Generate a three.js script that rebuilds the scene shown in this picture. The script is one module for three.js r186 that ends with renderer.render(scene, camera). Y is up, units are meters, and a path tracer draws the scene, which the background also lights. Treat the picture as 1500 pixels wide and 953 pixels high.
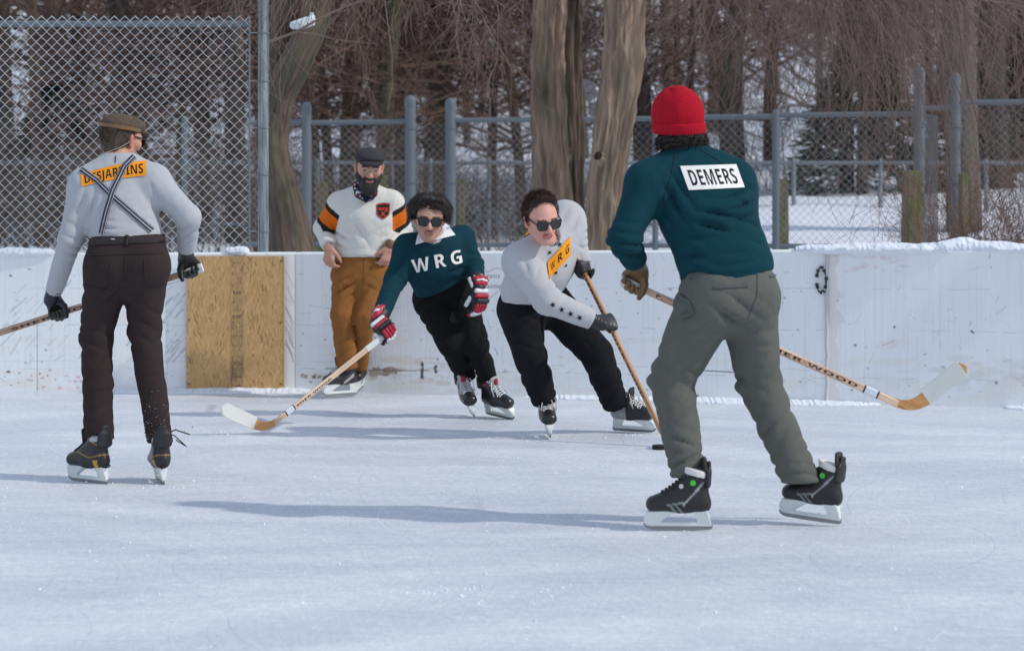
// Five skaters on an outdoor rink in winter sun: white painted rink wall, chain-link fences and a bare wood behind.
import * as THREE from 'three';
import { mergeGeometries } from 'three/addons/utils/BufferGeometryUtils.js';

// ---------- camera, sky, sun, exposure ----------
const scene = new THREE.Scene();
const camera = new THREE.PerspectiveCamera(14.294, 1500 / 953, 0.1, 900);
camera.position.set(0, 1.5, 0);
camera.lookAt(0, 1.5, -10);
camera.setViewOffset(1500, 953, 0, 216.5, 1500, 953);      // level camera, lens shifted down
camera.focus = 13.6;
camera.userData.fStop = 4.0;
scene.add(camera);

const renderer = new THREE.WebGLRenderer();
renderer.toneMapping = THREE.LinearToneMapping;
renderer.toneMappingExposure = 0.86;
renderer.shadowMap.enabled = true;

{ // clear winter sky, paler towards the horizon
  const w = 128, h = 64, a = new Float32Array(w * h * 4);
  for (let j = 0; j < h; j++) {
    const el = ((j + 0.5) / h - 0.5) * Math.PI, t = Math.max(0, Math.sin(el)), k = Math.pow(1 - t, 2.2);
    for (let i = 0; i < w; i++) {
      const o = (j * w + i) * 4;
      a[o] = 0.50 + 0.33 * k; a[o + 1] = 0.62 + 0.27 * k; a[o + 2] = 0.84 + 0.10 * k; a[o + 3] = 1;
    }
  }
  const sky = new THREE.DataTexture(a, w, h, THREE.RGBAFormat, THREE.FloatType);
  sky.mapping = THREE.EquirectangularReflectionMapping; sky.magFilter = THREE.LinearFilter; sky.needsUpdate = true;
  scene.background = sky; scene.environment = sky;
}
const sun = new THREE.DirectionalLight(new THREE.Color(1.0, 0.94, 0.86), 2.6);
sun.position.set(21.8, 18.5, 6.9 - 14); sun.target.position.set(0, 0, -14);
sun.castShadow = true; sun.shadow.radius = 2.5; sun.shadow.mapSize.set(4096, 4096);
Object.assign(sun.shadow.camera, { left: -14, right: 14, top: 14, bottom: -14, near: 1, far: 80 });
scene.add(sun, sun.target);

// ---------- small tools ----------
const V = (a) => new THREE.Vector3(a[0], a[1], a[2]);
const add3 = (a, b, k = 1) => [a[0] + b[0] * k, a[1] + b[1] * k, a[2] + b[2] * k];
const sub3 = (a, b) => [a[0] - b[0], a[1] - b[1], a[2] - b[2]];
const dot3 = (a, b) => a[0] * b[0] + a[1] * b[1] + a[2] * b[2];
const len3 = (a) => Math.hypot(a[0], a[1], a[2]);
const nrm3 = (a) => { const l = len3(a) || 1; return [a[0] / l, a[1] / l, a[2] / l]; };
const crs3 = (a, b) => [a[1] * b[2] - a[2] * b[1], a[2] * b[0] - a[0] * b[2], a[0] * b[1] - a[1] * b[0]];
const mix3 = (a, b, t) => [a[0] + (b[0] - a[0]) * t, a[1] + (b[1] - a[1]) * t, a[2] + (b[2] - a[2]) * t];
const clamp = (x, a = 0, b = 1) => Math.min(b, Math.max(a, x));
const sstep = (a, b, x) => { const t = clamp((x - a) / (b - a)); return t * t * (3 - 2 * t); };
const perp = (v, axis) => nrm3(add3(v, axis, -dot3(v, axis) / dot3(axis, axis)));
function rng(seed) { let a = seed >>> 0; return () => { a = (a + 0x6D2B79F5) >>> 0; let t = Math.imul(a ^ (a >>> 15), 1 | a); t = (t + Math.imul(t ^ (t >>> 7), 61 | t)) ^ t; return ((t ^ (t >>> 14)) >>> 0) / 4294967296; }; }
const PERM = (() => { const r = rng(77), p = new Uint8Array(512); const q = [...Array(256).keys()]; for (let i = 255; i > 0; i--) { const j = Math.floor(r() * (i + 1)); [q[i], q[j]] = [q[j], q[i]]; } for (let i = 0; i < 512; i++) p[i] = q[i & 255]; return p; })();
function noise(x, y, z = 0) { // smooth value noise, -1..1
  const X = Math.floor(x), Y = Math.floor(y), Z = Math.floor(z), fx = x - X, fy = y - Y, fz = z - Z;
  const u = fx * fx * (3 - 2 * fx), v = fy * fy * (3 - 2 * fy), w = fz * fz * (3 - 2 * fz), a = X & 255, b = Y & 255, c = Z & 255;
  const h = (i, j, k) => PERM[(PERM[(PERM[(a + i) & 255] + b + j) & 255] + c + k) & 255] / 127.5 - 1;
  const l = (p, q, t) => p + (q - p) * t;
  return l(l(l(h(0, 0, 0), h(1, 0, 0), u), l(h(0, 1, 0), h(1, 1, 0), u), v), l(l(h(0, 0, 1), h(1, 0, 1), u), l(h(0, 1, 1), h(1, 1, 1), u), v), w);
}
const fbm = (x, y, z = 0, n = 4) => { let s = 0, a = 0.5; for (let i = 0; i < n; i++) { s += a * noise(x, y, z); x = x * 2.03 + 11; y = y * 2.03 + 5; z = z * 2.03 + 3; a *= 0.5; } return s; };

const taken = new Map();
function numbered(name) { const n = taken.get(name) || 0; taken.set(name, n + 1); return n ? `${name}_${String(n).padStart(3, '0')}` : name; }
function setup(o, label, category, group, kind) {
  if (label) o.userData.label = label; if (category) o.userData.category = category;
  if (group) o.userData.group = group; if (kind) o.userData.kind = kind; return o;
}
function obj(name, geo, mat, parent = scene) {
  const m = new THREE.Mesh(geo, mat); m.name = parent === scene ? numbered(name) : name;
  m.castShadow = m.receiveShadow = true; parent.add(m); return m;
}
function thing(name, label, category, at = [0, 0, 0], group) {
  const g = new THREE.Group(); g.name = numbered(name); g.position.set(...at); scene.add(g); return setup(g, label, category, group);
}
function sub(name, parent) { const g = new THREE.Group(); g.name = name; parent.add(g); return g; }
const lin = (r, g, b) => new THREE.Color().setRGB(r, g, b);
const mat = (c, roughness = 0.9, o = {}) => new THREE.MeshStandardMaterial({ color: Array.isArray(c) ? lin(...c) : c, roughness, side: THREE.DoubleSide, ...o });
const cloth = (o = {}) => new THREE.MeshPhysicalMaterial({ color: 0xffffff, roughness: 0.95, specularIntensity: 0.35, vertexColors: true, side: THREE.DoubleSide, sheen: 0.08, sheenRoughness: 0.6, sheenColor: lin(0.5, 0.5, 0.5), ...o });
function canvas(w, h, draw, o = {}) {
  const c = document.createElement('canvas'); c.width = w; c.height = h; draw(c.getContext('2d'), w, h);
  const t = new THREE.CanvasTexture(c); t.colorSpace = o.data ? THREE.NoColorSpace : THREE.SRGBColorSpace;
  t.wrapS = t.wrapT = o.repeat ? THREE.RepeatWrapping : THREE.ClampToEdgeWrapping; t.magFilter = THREE.LinearFilter; return t;
}
function dataTex(w, h, fn, o = {}) { // fn(i, j) -> [r,g,b] 0..1
  const a = new Uint8Array(w * h * 4);
  for (let j = 0; j < h; j++) for (let i = 0; i < w; i++) { const c = fn(i, j), k = (j * w + i) * 4; a[k] = clamp(c[0]) * 255; a[k + 1] = clamp(c[1]) * 255; a[k + 2] = clamp(c[2]) * 255; a[k + 3] = 255; }
  const t = new THREE.DataTexture(a, w, h); t.colorSpace = o.data ? THREE.NoColorSpace : THREE.SRGBColorSpace;
  t.wrapS = t.wrapT = THREE.RepeatWrapping; t.magFilter = THREE.LinearFilter; t.minFilter = THREE.LinearMipmapLinearFilter; t.generateMipmaps = true; t.needsUpdate = true; return t;
}
class Buf { // collects tubes and quads into one geometry
  constructor() { this.p = []; this.i = []; this.c = []; }
  vert(p, c) { this.p.push(p[0], p[1], p[2]); if (c) this.c.push(c[0], c[1], c[2]); return this.p.length / 3 - 1; }
  tube(pts, rad, sides, col, cap = true) {
    let prev = null, n0 = null; const start = this.p.length / 3;
    for (let k = 0; k < pts.length; k++) {
      const d = nrm3(sub3(pts[Math.min(k + 1, pts.length - 1)], pts[Math.max(k - 1, 0)]));
      n0 = n0 ? perp(n0, d) : perp(Math.abs(d[1]) < 0.9 ? [0, 1, 0] : [1, 0, 0], d); const b = crs3(d, n0), r = Array.isArray(rad) ? rad[k] : rad, ring = [];
      for (let s = 0; s < sides; s++) { const a = s / sides * Math.PI * 2; ring.push(this.vert(add3(add3(pts[k], n0, Math.cos(a) * r), b, Math.sin(a) * r), col)); }
      if (prev) for (let s = 0; s < sides; s++) { const t = (s + 1) % sides; this.i.push(prev[s], prev[t], ring[s], prev[t], ring[t], ring[s]); }
      prev = ring;
    }
    if (cap) for (const base of [start, this.p.length / 3 - sides]) for (let s = 1; s + 1 < sides; s++) this.i.push(base, base + s, base + s + 1);
    return this;
  }
  geo(smooth = true) {
    const g = new THREE.BufferGeometry(); g.setAttribute('position', new THREE.Float32BufferAttribute(this.p, 3));
    if (this.c.length) g.setAttribute('color', new THREE.Float32BufferAttribute(this.c, 3));
    g.setIndex(this.i); if (smooth) g.computeVertexNormals(); return g;
  }
}
function box(cx, cy, cz, w, h, d) { const g = new THREE.BoxGeometry(w, h, d); g.translate(cx, cy, cz); return g; }
// a box with its long edges bevelled, lying between two points: w across `up`, t across the other way
function bar(a, b, up, w, t, bevel = 0.15) {
  const d = nrm3(sub3(b, a)), u = perp(up, d), s = crs3(d, u), L = len3(sub3(b, a)), e = Math.min(w, t) * bevel, g = new Buf();
  const prof = [[w / 2 - e, t / 2], [w / 2, t / 2 - e], [w / 2, -t / 2 + e], [w / 2 - e, -t / 2], [-w / 2 + e, -t / 2], [-w / 2, -t / 2 + e], [-w / 2, t / 2 - e], [-w / 2 + e, t / 2]];
  const rings = [0, L].map((x) => prof.map(([p, q]) => add3(add3(add3(a, d, x), u, p), s, q)));
  for (let k = 0; k < 8; k++) { const m = (k + 1) % 8, o = g.p.length / 3; [rings[0][k], rings[0][m], rings[1][m], rings[1][k]].forEach((p) => g.vert(p)); g.i.push(o, o + 1, o + 2, o, o + 2, o + 3); }
  for (const r of rings) { const o = g.p.length / 3; r.forEach((p) => g.vert(p)); for (let k = 1; k < 7; k++) g.i.push(o, o + k, o + k + 1); }
  return g.geo();
}

// ---------- soft bodies: distance fields meshed with surface nets ----------
const smin = (a, b, k) => { const h = Math.max(k - Math.abs(a - b), 0) / k; return Math.min(a, b) - h * h * k * 0.25; };
const smax = (a, b, k) => -smin(-a, -b, k);
function withCuts(f, cuts) { if (!cuts) return f; return (x, y, z) => { let d = f(x, y, z); for (const [c, n, r] of cuts) d = r ? smax(d, (x - c[0]) * n[0] + (y - c[1]) * n[1] + (z - c[2]) * n[2], r) : Math.max(d, (x - c[0]) * n[0] + (y - c[1]) * n[1] + (z - c[2]) * n[2]); return d; }; }
function cap(a, b, ra, rb = ra, o = {}) { // tapered capsule
  const B = sub3(b, a), l2 = dot3(B, B) || 1e-9, R = Math.max(ra, rb);
  return { f: withCuts((x, y, z) => { const px = x - a[0], py = y - a[1], pz = z - a[2], h = clamp((px * B[0] + py * B[1] + pz * B[2]) / l2); return Math.hypot(px - B[0] * h, py - B[1] * h, pz - B[2] * h) - (ra + (rb - ra) * h); }, o.cuts), lo: [Math.min(a[0], b[0]) - R, Math.min(a[1], b[1]) - R, Math.min(a[2], b[2]) - R], hi: [Math.max(a[0], b[0]) + R, Math.max(a[1], b[1]) + R, Math.max(a[2], b[2]) + R], k: o.k };
}
function ell(a, b, side, wa, da, wb = wa, db = da, o = {}) { // capsule of elliptical section
  const B = sub3(b, a), l2 = dot3(B, B) || 1e-9, ax = nrm3(B), S = perp(side, ax), D = crs3(ax, S), R = Math.max(wa, wb, da, db);
  return { f: withCuts((x, y, z) => {
    const px = x - a[0], py = y - a[1], pz = z - a[2], h = clamp((px * B[0] + py * B[1] + pz * B[2]) / l2), qx = px - B[0] * h, qy = py - B[1] * h, qz = pz - B[2] * h;
    const w = wa + (wb - wa) * h, d = da + (db - da) * h, m = Math.min(w, d), s = qx * S[0] + qy * S[1] + qz * S[2], t = qx * D[0] + qy * D[1] + qz * D[2], u = qx * ax[0] + qy * ax[1] + qz * ax[2];
    return (Math.sqrt(s * s / (w * w) + t * t / (d * d) + u * u / (m * m)) - 1) * m;
  }, o.cuts), lo: [0, 1, 2].map((k) => Math.min(a[k], b[k]) - R), hi: [0, 1, 2].map((k) => Math.max(a[k], b[k]) + R), k: o.k };
}
function egg(F, c, r, o = {}) { // ellipsoid in frame F (o, x, y, z, s)
  const C = F.at(c), s = F.s, R = Math.max(...r) * s, m = Math.min(...r) * s;
  return { f: withCuts((x, y, z) => { const p = [x - C[0], y - C[1], z - C[2]]; const a = dot3(p, F.x) / (r[0] * s), b = dot3(p, F.y) / (r[1] * s), d = dot3(p, F.z) / (r[2] * s); return (Math.sqrt(a * a + b * b + d * d) - 1) * m; }, o.cuts), lo: C.map((v) => v - R), hi: C.map((v) => v + R), k: o.k };
}
function frame(o, x, y, z, s = 1) { return { o, x, y, z, s, at: (c) => add3(add3(add3(o, x, c[0] * s), y, c[1] * s), z, c[2] * s), dir: (c) => add3(add3([x[0] * c[0], x[1] * c[0], x[2] * c[0]], y, c[1]), z, c[2]), local: (p) => { const q = sub3(p, o); return [dot3(q, x) / s, dot3(q, y) / s, dot3(q, z) / s]; } }; }
function headFrame(o, yaw, pitch, roll, s) { const e = new THREE.Matrix4().makeRotationFromEuler(new THREE.Euler(pitch * Math.PI / 180, yaw * Math.PI / 180, roll * Math.PI / 180, 'YXZ')).elements; return frame(o, [e[0], e[1], e[2]], [e[4], e[5], e[6]], [e[8], e[9], e[10]], s); }
function field(adds, subs = [], k = 0.03, disp = null) {
  const lo = [9, 9, 9], hi = [-9, -9, -9];
  for (const b of adds) for (let i = 0; i < 3; i++) { lo[i] = Math.min(lo[i], b.lo[i]); hi[i] = Math.max(hi[i], b.hi[i]); }
  const F = (x, y, z) => { let d = adds[0].f(x, y, z); for (let i = 1; i < adds.length; i++) d = smin(d, adds[i].f(x, y, z), adds[i].k || k); for (const s of subs) d = smax(d, -s.f(x, y, z), s.k || 0.01); return d; };
  return { f: F, lo, hi, disp, surf: disp ? (x, y, z) => F(x, y, z) - disp([x, y, z]) : F };
}
function mesh(F, h, colour, pad = 0.02) {
  const { f } = F, lo = F.lo.map((v) => v - pad), n = F.hi.map((v, i) => Math.ceil((v + pad - lo[i]) / h) + 2), [nx, ny, nz] = n, val = new Float32Array(nx * ny * nz), B = 4;
  for (let bz = 0; bz < nz; bz += B) for (let by = 0; by < ny; by += B) for (let bx = 0; bx < nx; bx += B) {
    const c = f(lo[0] + (bx + 1.5) * h, lo[1] + (by + 1.5) * h, lo[2] + (bz + 1.5) * h), far = Math.abs(c) > h * 5.2 + 0.012;
    for (let z = bz; z < Math.min(bz + B, nz); z++) for (let y = by; y < Math.min(by + B, ny); y++) for (let x = bx; x < Math.min(bx + B, nx); x++) val[(z * ny + y) * nx + x] = far ? c : f(lo[0] + x * h, lo[1] + y * h, lo[2] + z * h);
  }
  const id = new Int32Array(nx * ny * nz).fill(-1), pos = [], idx = [], at = (x, y, z) => (z * ny + y) * nx + x;
  const E = [[0, 0, 0, 1, 0, 0], [0, 1, 0, 1, 1, 0], [0, 0, 1, 1, 0, 1], [0, 1, 1, 1, 1, 1], [0, 0, 0, 0, 1, 0], [1, 0, 0, 1, 1, 0], [0, 0, 1, 0, 1, 1], [1, 0, 1, 1, 1, 1], [0, 0, 0, 0, 0, 1], [1, 0, 0, 1, 0, 1], [0, 1, 0, 0, 1, 1], [1, 1, 0, 1, 1, 1]];
  for (let z = 0; z < nz - 1; z++) for (let y = 0; y < ny - 1; y++) for (let x = 0; x < nx - 1; x++) {
    const s0 = val[at(x, y, z)] < 0; let mixed = false;
    for (let q = 1; q < 8 && !mixed; q++) mixed = (val[at(x + (q & 1), y + (q >> 1 & 1), z + (q >> 2))] < 0) !== s0;
    if (!mixed) continue;
    let c = 0, X = 0, Y = 0, Z = 0;
    for (const e of E) { const a = val[at(x + e[0], y + e[1], z + e[2])], b = val[at(x + e[3], y + e[4], z + e[5])]; if ((a < 0) !== (b < 0)) { const t = a / (a - b); X += e[0] + (e[3] - e[0]) * t; Y += e[1] + (e[4] - e[1]) * t; Z += e[2] + (e[5] - e[2]) * t; c++; } }
    id[at(x, y, z)] = pos.length / 3; pos.push(lo[0] + (x + X / c) * h, lo[1] + (y + Y / c) * h, lo[2] + (z + Z / c) * h);
  }
  const quad = (a, b, c, d, flip) => { if (a < 0 || b < 0 || c < 0 || d < 0) return; if (flip) idx.push(a, c, b, a, d, c); else idx.push(a, b, c, a, c, d); };
  for (let z = 1; z < nz - 1; z++) for (let y = 1; y < ny - 1; y++) for (let x = 1; x < nx - 1; x++) {
    const s = val[at(x, y, z)] < 0;
    if (s !== (val[at(x + 1, y, z)] < 0)) quad(id[at(x, y - 1, z - 1)], id[at(x, y, z - 1)], id[at(x, y, z)], id[at(x, y - 1, z)], !s);
    if (s !== (val[at(x, y + 1, z)] < 0)) quad(id[at(x - 1, y, z - 1)], id[at(x - 1, y, z)], id[at(x, y, z)], id[at(x, y, z - 1)], !s);
    if (s !== (val[at(x, y, z + 1)] < 0)) quad(id[at(x - 1, y - 1, z)], id[at(x, y - 1, z)], id[at(x, y, z)], id[at(x - 1, y, z)], !s);
  }
  const g = new THREE.BufferGeometry(), P0 = new Float32Array(pos), uv = new Float32Array(pos.length / 3 * 2);
  for (let i = 0; i < P0.length / 3; i++) { uv[i * 2] = P0[i * 3]; uv[i * 2 + 1] = P0[i * 3 + 1]; }
  g.setAttribute('position', new THREE.BufferAttribute(P0, 3)); g.setAttribute('uv', new THREE.BufferAttribute(uv, 2)); g.setIndex(idx);
  if (F.disp) {
    g.computeVertexNormals(); const N = g.attributes.normal.array, Q = new Float32Array(P0);
    for (let i = 0; i < P0.length; i += 3) { const d = F.disp([P0[i], P0[i + 1], P0[i + 2]]); Q[i] += N[i] * d; Q[i + 1] += N[i + 1] * d; Q[i + 2] += N[i + 2] * d; }
    g.attributes.position.array.set(Q);
  }
  g.computeVertexNormals();
  if (colour) { const col = new Float32Array(P0.length); for (let i = 0; i < P0.length; i += 3) { const c = typeof colour === 'function' ? colour([P0[i], P0[i + 1], P0[i + 2]], [g.attributes.normal.array[i], g.attributes.normal.array[i + 1], g.attributes.normal.array[i + 2]]) : colour; col[i] = c[0]; col[i + 1] = c[1]; col[i + 2] = c[2]; } g.setAttribute('color', new THREE.BufferAttribute(col, 3)); }
  return g;
}
// cloth folds: each source is [centre, direction across the folds, reach, folds per metre, height]
function folds(list, fine = 0.0012, seed = 0) {
  const L = list.map(([c, a, R, q, h], i) => ({ c, a: nrm3(a), R, q, h, s: i * 7.3 + seed }));
  return (p) => {
    const wx = 0.35 * noise(p[0] * 4, p[1] * 4, p[2] * 4 + seed); let d = fine * noise(p[0] * 38 + seed, p[1] * 38, p[2] * 38) + 3.4 * fine * (0.45 - Math.abs(noise(p[0] * 9 + seed + wx * 3, p[1] * 7 + wx * 4, p[2] * 9))) ;
    for (const o of L) {
      const q = sub3(p, o.c), r2 = dot3(q, q) / (o.R * o.R); if (r2 > 4) continue;
      const ph = dot3(q, o.a) * o.q * 7.6 + 3.6 * noise(p[0] * 5 + o.s, p[1] * 5, p[2] * 5) + 0.35 * noise(p[0] * 17 + o.s, p[1] * 17, p[2] * 17);
      const w = Math.pow(Math.abs(Math.sin(ph * 0.5)), 0.55), m = Math.max(0, 0.4 + 1.25 * noise(p[0] * 7.5 - o.s, p[1] * 7.5, p[2] * 7.5));
      d += 4.0 * o.h * Math.exp(-r2 * 1.3) * m * (w - 0.7);
    }
    return d;
  };
}
const fibre = (c, amt = 0.08, fq = 90) => (p) => { const n = 1 + amt * (0.6 * noise(p[0] * fq, p[1] * fq, p[2] * fq) + 0.6 * noise(p[0] * 9, p[1] * 9, p[2] * 9)); return [c[0] * n, c[1] * n, c[2] * n]; };
// walk from `o` along `d` to the cloth's surface, `off` above it
function onto(F, o, d, off, max = 1.2) { let t = 0, p = o; for (let i = 0; i < 90; i++) { p = add3(o, d, t); const v = F.surf(p[0], p[1], p[2]) - off; if (v < 0.0004 || t > max) break; t += v * 0.8; } return p; }
// a sewn-on panel: four corners (top left, top right, bottom right, bottom left) laid on the cloth along `d`
function panel(F, q, d, nu, nv, off = 0.003, arch = 0) {
  const pos = [], uv = [], idx = [], up = nrm3(sub3(q[0], q[3]));
  for (let j = 0; j <= nv; j++) for (let i = 0; i <= nu; i++) {
    const s = i / nu, t = j / nv, c = add3(mix3(mix3(q[0], q[1], s), mix3(q[3], q[2], s), t), up, arch * (4 * s * (1 - s))), p = onto(F, add3(c, d, -0.5), d, off);
    pos.push(...p); uv.push(s, 1 - t);
    if (i < nu && j < nv) { const a = j * (nu + 1) + i; idx.push(a, a + nu + 1, a + 1, a + 1, a + nu + 1, a + nu + 2); }
  }
  const g = new THREE.BufferGeometry(); g.setAttribute('position', new THREE.Float32BufferAttribute(pos, 3)); g.setAttribute('uv', new THREE.Float32BufferAttribute(uv, 2)); g.setIndex(idx); g.computeVertexNormals(); return g;
}
// a strap or seam: a strip of the given width laid on the cloth along a path
function strap(F, path, d, width, thick, step = 0.012) {
  const pts = []; for (let k = 0; k + 1 < path.length; k++) { const n = Math.max(1, Math.round(len3(sub3(path[k + 1], path[k])) / step)); for (let i = k ? 1 : 0; i <= n; i++) pts.push(mix3(path[k], path[k + 1], i / n)); }
  const pos = [], uv = [], idx = []; let L = 0;
  pts.forEach((c, k) => {
    const t = nrm3(sub3(pts[Math.min(k + 1, pts.length - 1)], pts[Math.max(k - 1, 0)])), w = nrm3(crs3(t, d)); if (k) L += len3(sub3(pts[k], pts[k - 1]));
    const e = [-0.5, -0.46, 0, 0.46, 0.5].map((s) => onto(F, add3(add3(c, w, s * width), d, -0.5), d, Math.abs(s) === 0.5 ? -0.002 : thick));
    e.forEach((p, i) => { pos.push(...p); uv.push(i / 4, L); });
    if (k) for (let i = 0; i < 4; i++) { const a = (k - 1) * 5 + i; idx.push(a, a + 1, a + 5, a + 1, a + 6, a + 5); }
  });
  const g = new THREE.BufferGeometry(); g.setAttribute('position', new THREE.Float32BufferAttribute(pos, 3)); g.setAttribute('uv', new THREE.Float32BufferAttribute(uv, 2)); g.setIndex(idx); g.computeVertexNormals(); return g;
}
function star(F, c, d, r, turn = 0, off = 0.003) {
  const up = perp([0, 1, 0], d), sd = crs3(up, d), pos = [], idx = [];
  pos.push(...onto(F, add3(c, d, -0.5), d, off));
  for (let k = 0; k < 10; k++) { const a = k / 10 * Math.PI * 2 + turn, q = k % 2 ? r * 0.42 : r; pos.push(...onto(F, add3(add3(add3(c, up, Math.cos(a) * q), sd, Math.sin(a) * q), d, -0.5), d, off)); idx.push(0, k + 1, (k + 1) % 10 + 1); }
  const g = new THREE.BufferGeometry(); g.setAttribute('position', new THREE.Float32BufferAttribute(pos, 3)); g.setIndex(idx); g.computeVertexNormals(); return g;
}

// ---------- the ice ----------
{
  const N = 2048, S = 8; // texels, metres
  const shade = new Float32Array(N * N), bump = new Float32Array(N * N), r = rng(5);
  // skate cuts: long shallow arcs, some white with scraped snow, some dark and glassy
  const put = (x, y, v, b) => { x = ((x % N) + N) % N | 0; y = ((y % N) + N) % N | 0; shade[y * N + x] += v; bump[y * N + x] += b; };
  for (let k = 0; k < 1500; k++) {
    let x = r() * N, y = r() * N, a = (r() < 0.75 ? (r() - 0.5) * 0.7 : r() * 6.28) + (r() < 0.5 ? Math.PI : 0), c = (r() - 0.5) * 0.006;
    const n = 120 + r() * 900, v = (r() < 0.55 ? 0.026 : -0.03) * (0.3 + r()), w = r() < 0.12 ? 2 : 1;
    for (let i = 0; i < n; i++) { x += Math.cos(a); y += Math.sin(a); a += c; if (noise(x * 0.02, y * 0.02, k) > -0.35) for (let q = 0; q < w; q++) put(x, y + q, v, v > 0 ? 0.25 : -0.6); }
  }
  for (let k = 0; k < 9000; k++) { // crumbs and patches of scraped snow
    const x = r() * N, y = r() * N, n = 2 + 22 * Math.pow(r(), 3); for (let i = 0; i < n; i++) put(x + (r() - 0.5) * (6 + n), y + (r() - 0.5) * 8, 0.04 + r() * 0.07, 0.5);
  }
  const big = (i, j) => { const u = i / N * Math.PI * 2, v = j / N * Math.PI * 2, X = Math.cos(u) * 2, Y = Math.sin(u) * 2, Z = Math.cos(v) * 2.4, Q = Math.sin(v) * 2.4; return fbm(X + Z * 1.3, Y + Q * 1.1, Z - X * 0.4, 5); };
  const coarse = new Float32Array(256 * 256); for (let j = 0; j < 256; j++) for (let i = 0; i < 256; i++) coarse[j * 256 + i] = big(i * 8, j * 8);
  const bl = (i, j) => { const x = i / 8, y = j / 8, a = x | 0, b = y | 0, u = x - a, v = y - b, g = (p, q) => coarse[((b + q) & 255) * 256 + ((a + p) & 255)]; return (g(0, 0) * (1 - u) + g(1, 0) * u) * (1 - v) + (g(0, 1) * (1 - u) + g(1, 1) * u) * v; };
  const map = dataTex(N, N, (i, j) => {
    const s = shade[j * N + i], g = bl(i, j), st = 0.5 * noise(i * 0.006, j * 0.09, 3) + 0.5 * noise(i * 0.02, j * 0.22, 9), sp = noise(i * 0.55, j * 0.55, 2), v = 1.5 * s + 0.075 * g + 0.016 * st + 0.055 * sp + 0.05 * Math.max(0, noise(i * 0.012, j * 0.03, 8) * noise(i * 0.09, j * 0.12, 6));
    return [0.808 + v * 1.05, 0.826 + v, 0.852 + v * 0.85];
  });
  const bmap = dataTex(1024, 1024, (i, j) => { const k = (j * 2) * N + i * 2, b = (bump[k] + bump[k + 1] + bump[k + N] + bump[k + N + 1]) / 4; const v = 0.5 + 0.35 * b + 0.14 * noise(i * 0.35, j * 0.35, 1) + 0.18 * noise(i * 0.05, j * 0.09, 4); return [v, v, v]; }, { data: true });
  const m = new THREE.MeshPhysicalMaterial({ color: 0xffffff, map, bumpMap: bmap, bumpScale: 0.004, roughness: 0.55, side: THREE.DoubleSide });
  const g = new THREE.PlaneGeometry(90, 68.5, 4, 4); g.rotateX(-Math.PI / 2); g.translate(0, 0, 14);
  const uv = g.attributes.uv, p = g.attributes.position; for (let i = 0; i < p.count; i++) uv.setXY(i, p.getX(i) / S + 0.13, -p.getZ(i) / S + 0.4);
  setup(obj('ice', g, m), 'scratched pale blue ice of the outdoor rink', 'ice', null, 'structure');
}
const crumbMat = mat([0.82, 0.85, 0.9], 0.95);
const snowMat = mat([0.78, 0.82, 0.88], 0.95, { bumpMap: dataTex(256, 256, (i, j) => { const v = 0.5 + 0.4 * noise(i * 0.25, j * 0.25, 1) + 0.3 * noise(i * 0.06, j * 0.06, 7); return [v, v, v]; }, { data: true }), bumpScale: 0.01 });

// ---------- snowy ground behind the wall, rising to a wooded hill ----------
const groundY = (x, z) => {
  const d = -z, t = clamp((d - 30) / 100);
  return 0.45 + 0.1 * sstep(19, 26, d) + 0.7 * sstep(27, 36, d) * sstep(0.5, 3.5, x) + 0.45 * sstep(37, 50, d) * (1 - sstep(0.5, 3.5, x)) + 0.15 * sstep(37, 50, d) + 8.2 * t * t * (1.25 - 0.25 * t) + 0.14 * fbm(x * 0.35, z * 0.35, 2) * sstep(20, 32, d) + 1.1 * fbm(x * 0.04 + 3, z * 0.04) * sstep(45, 100, d);
};
{
  const b = new Buf(), nx = 120, nz = 90, xs = [], zs = [];
  for (let i = 0; i <= nx; i++) { const s = i / nx * 2 - 1; xs.push(Math.sign(s) * (9 * Math.abs(s) + 81 * Math.pow(Math.abs(s), 3))); }
  for (let j = 0; j <= nz; j++) { const s = j / nz; zs.push(-17.0 - 22 * s - 150 * s * s * s); }
  const wallZ = (x) => (x < -1.52 ? 18.48 : Math.max(14, 18.4 - 0.245 * (x + 1.52)));
  for (let j = 0; j <= nz; j++) for (let i = 0; i <= nx; i++) { const z = Math.min(zs[j], -wallZ(xs[i]) + 0.02 * j - 0.02 * j); const zz = j === 0 ? -wallZ(xs[i]) : Math.min(zs[j], -wallZ(xs[i]) - 0.12 * j); b.vert([xs[i], j === 0 ? 0.3 : groundY(xs[i], zz), zz]); }
  for (let j = 0; j < nz; j++) for (let i = 0; i < nx; i++) { const a = j * (nx + 1) + i; b.i.push(a, a + 1, a + nx + 1, a + 1, a + nx + 2, a + nx + 1); }
  setup(obj('snow_ground', b.geo(), mat([0.76, 0.80, 0.87], 0.95)), 'snow covered ground rising into the wood', 'snow', null, 'structure');
}

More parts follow.
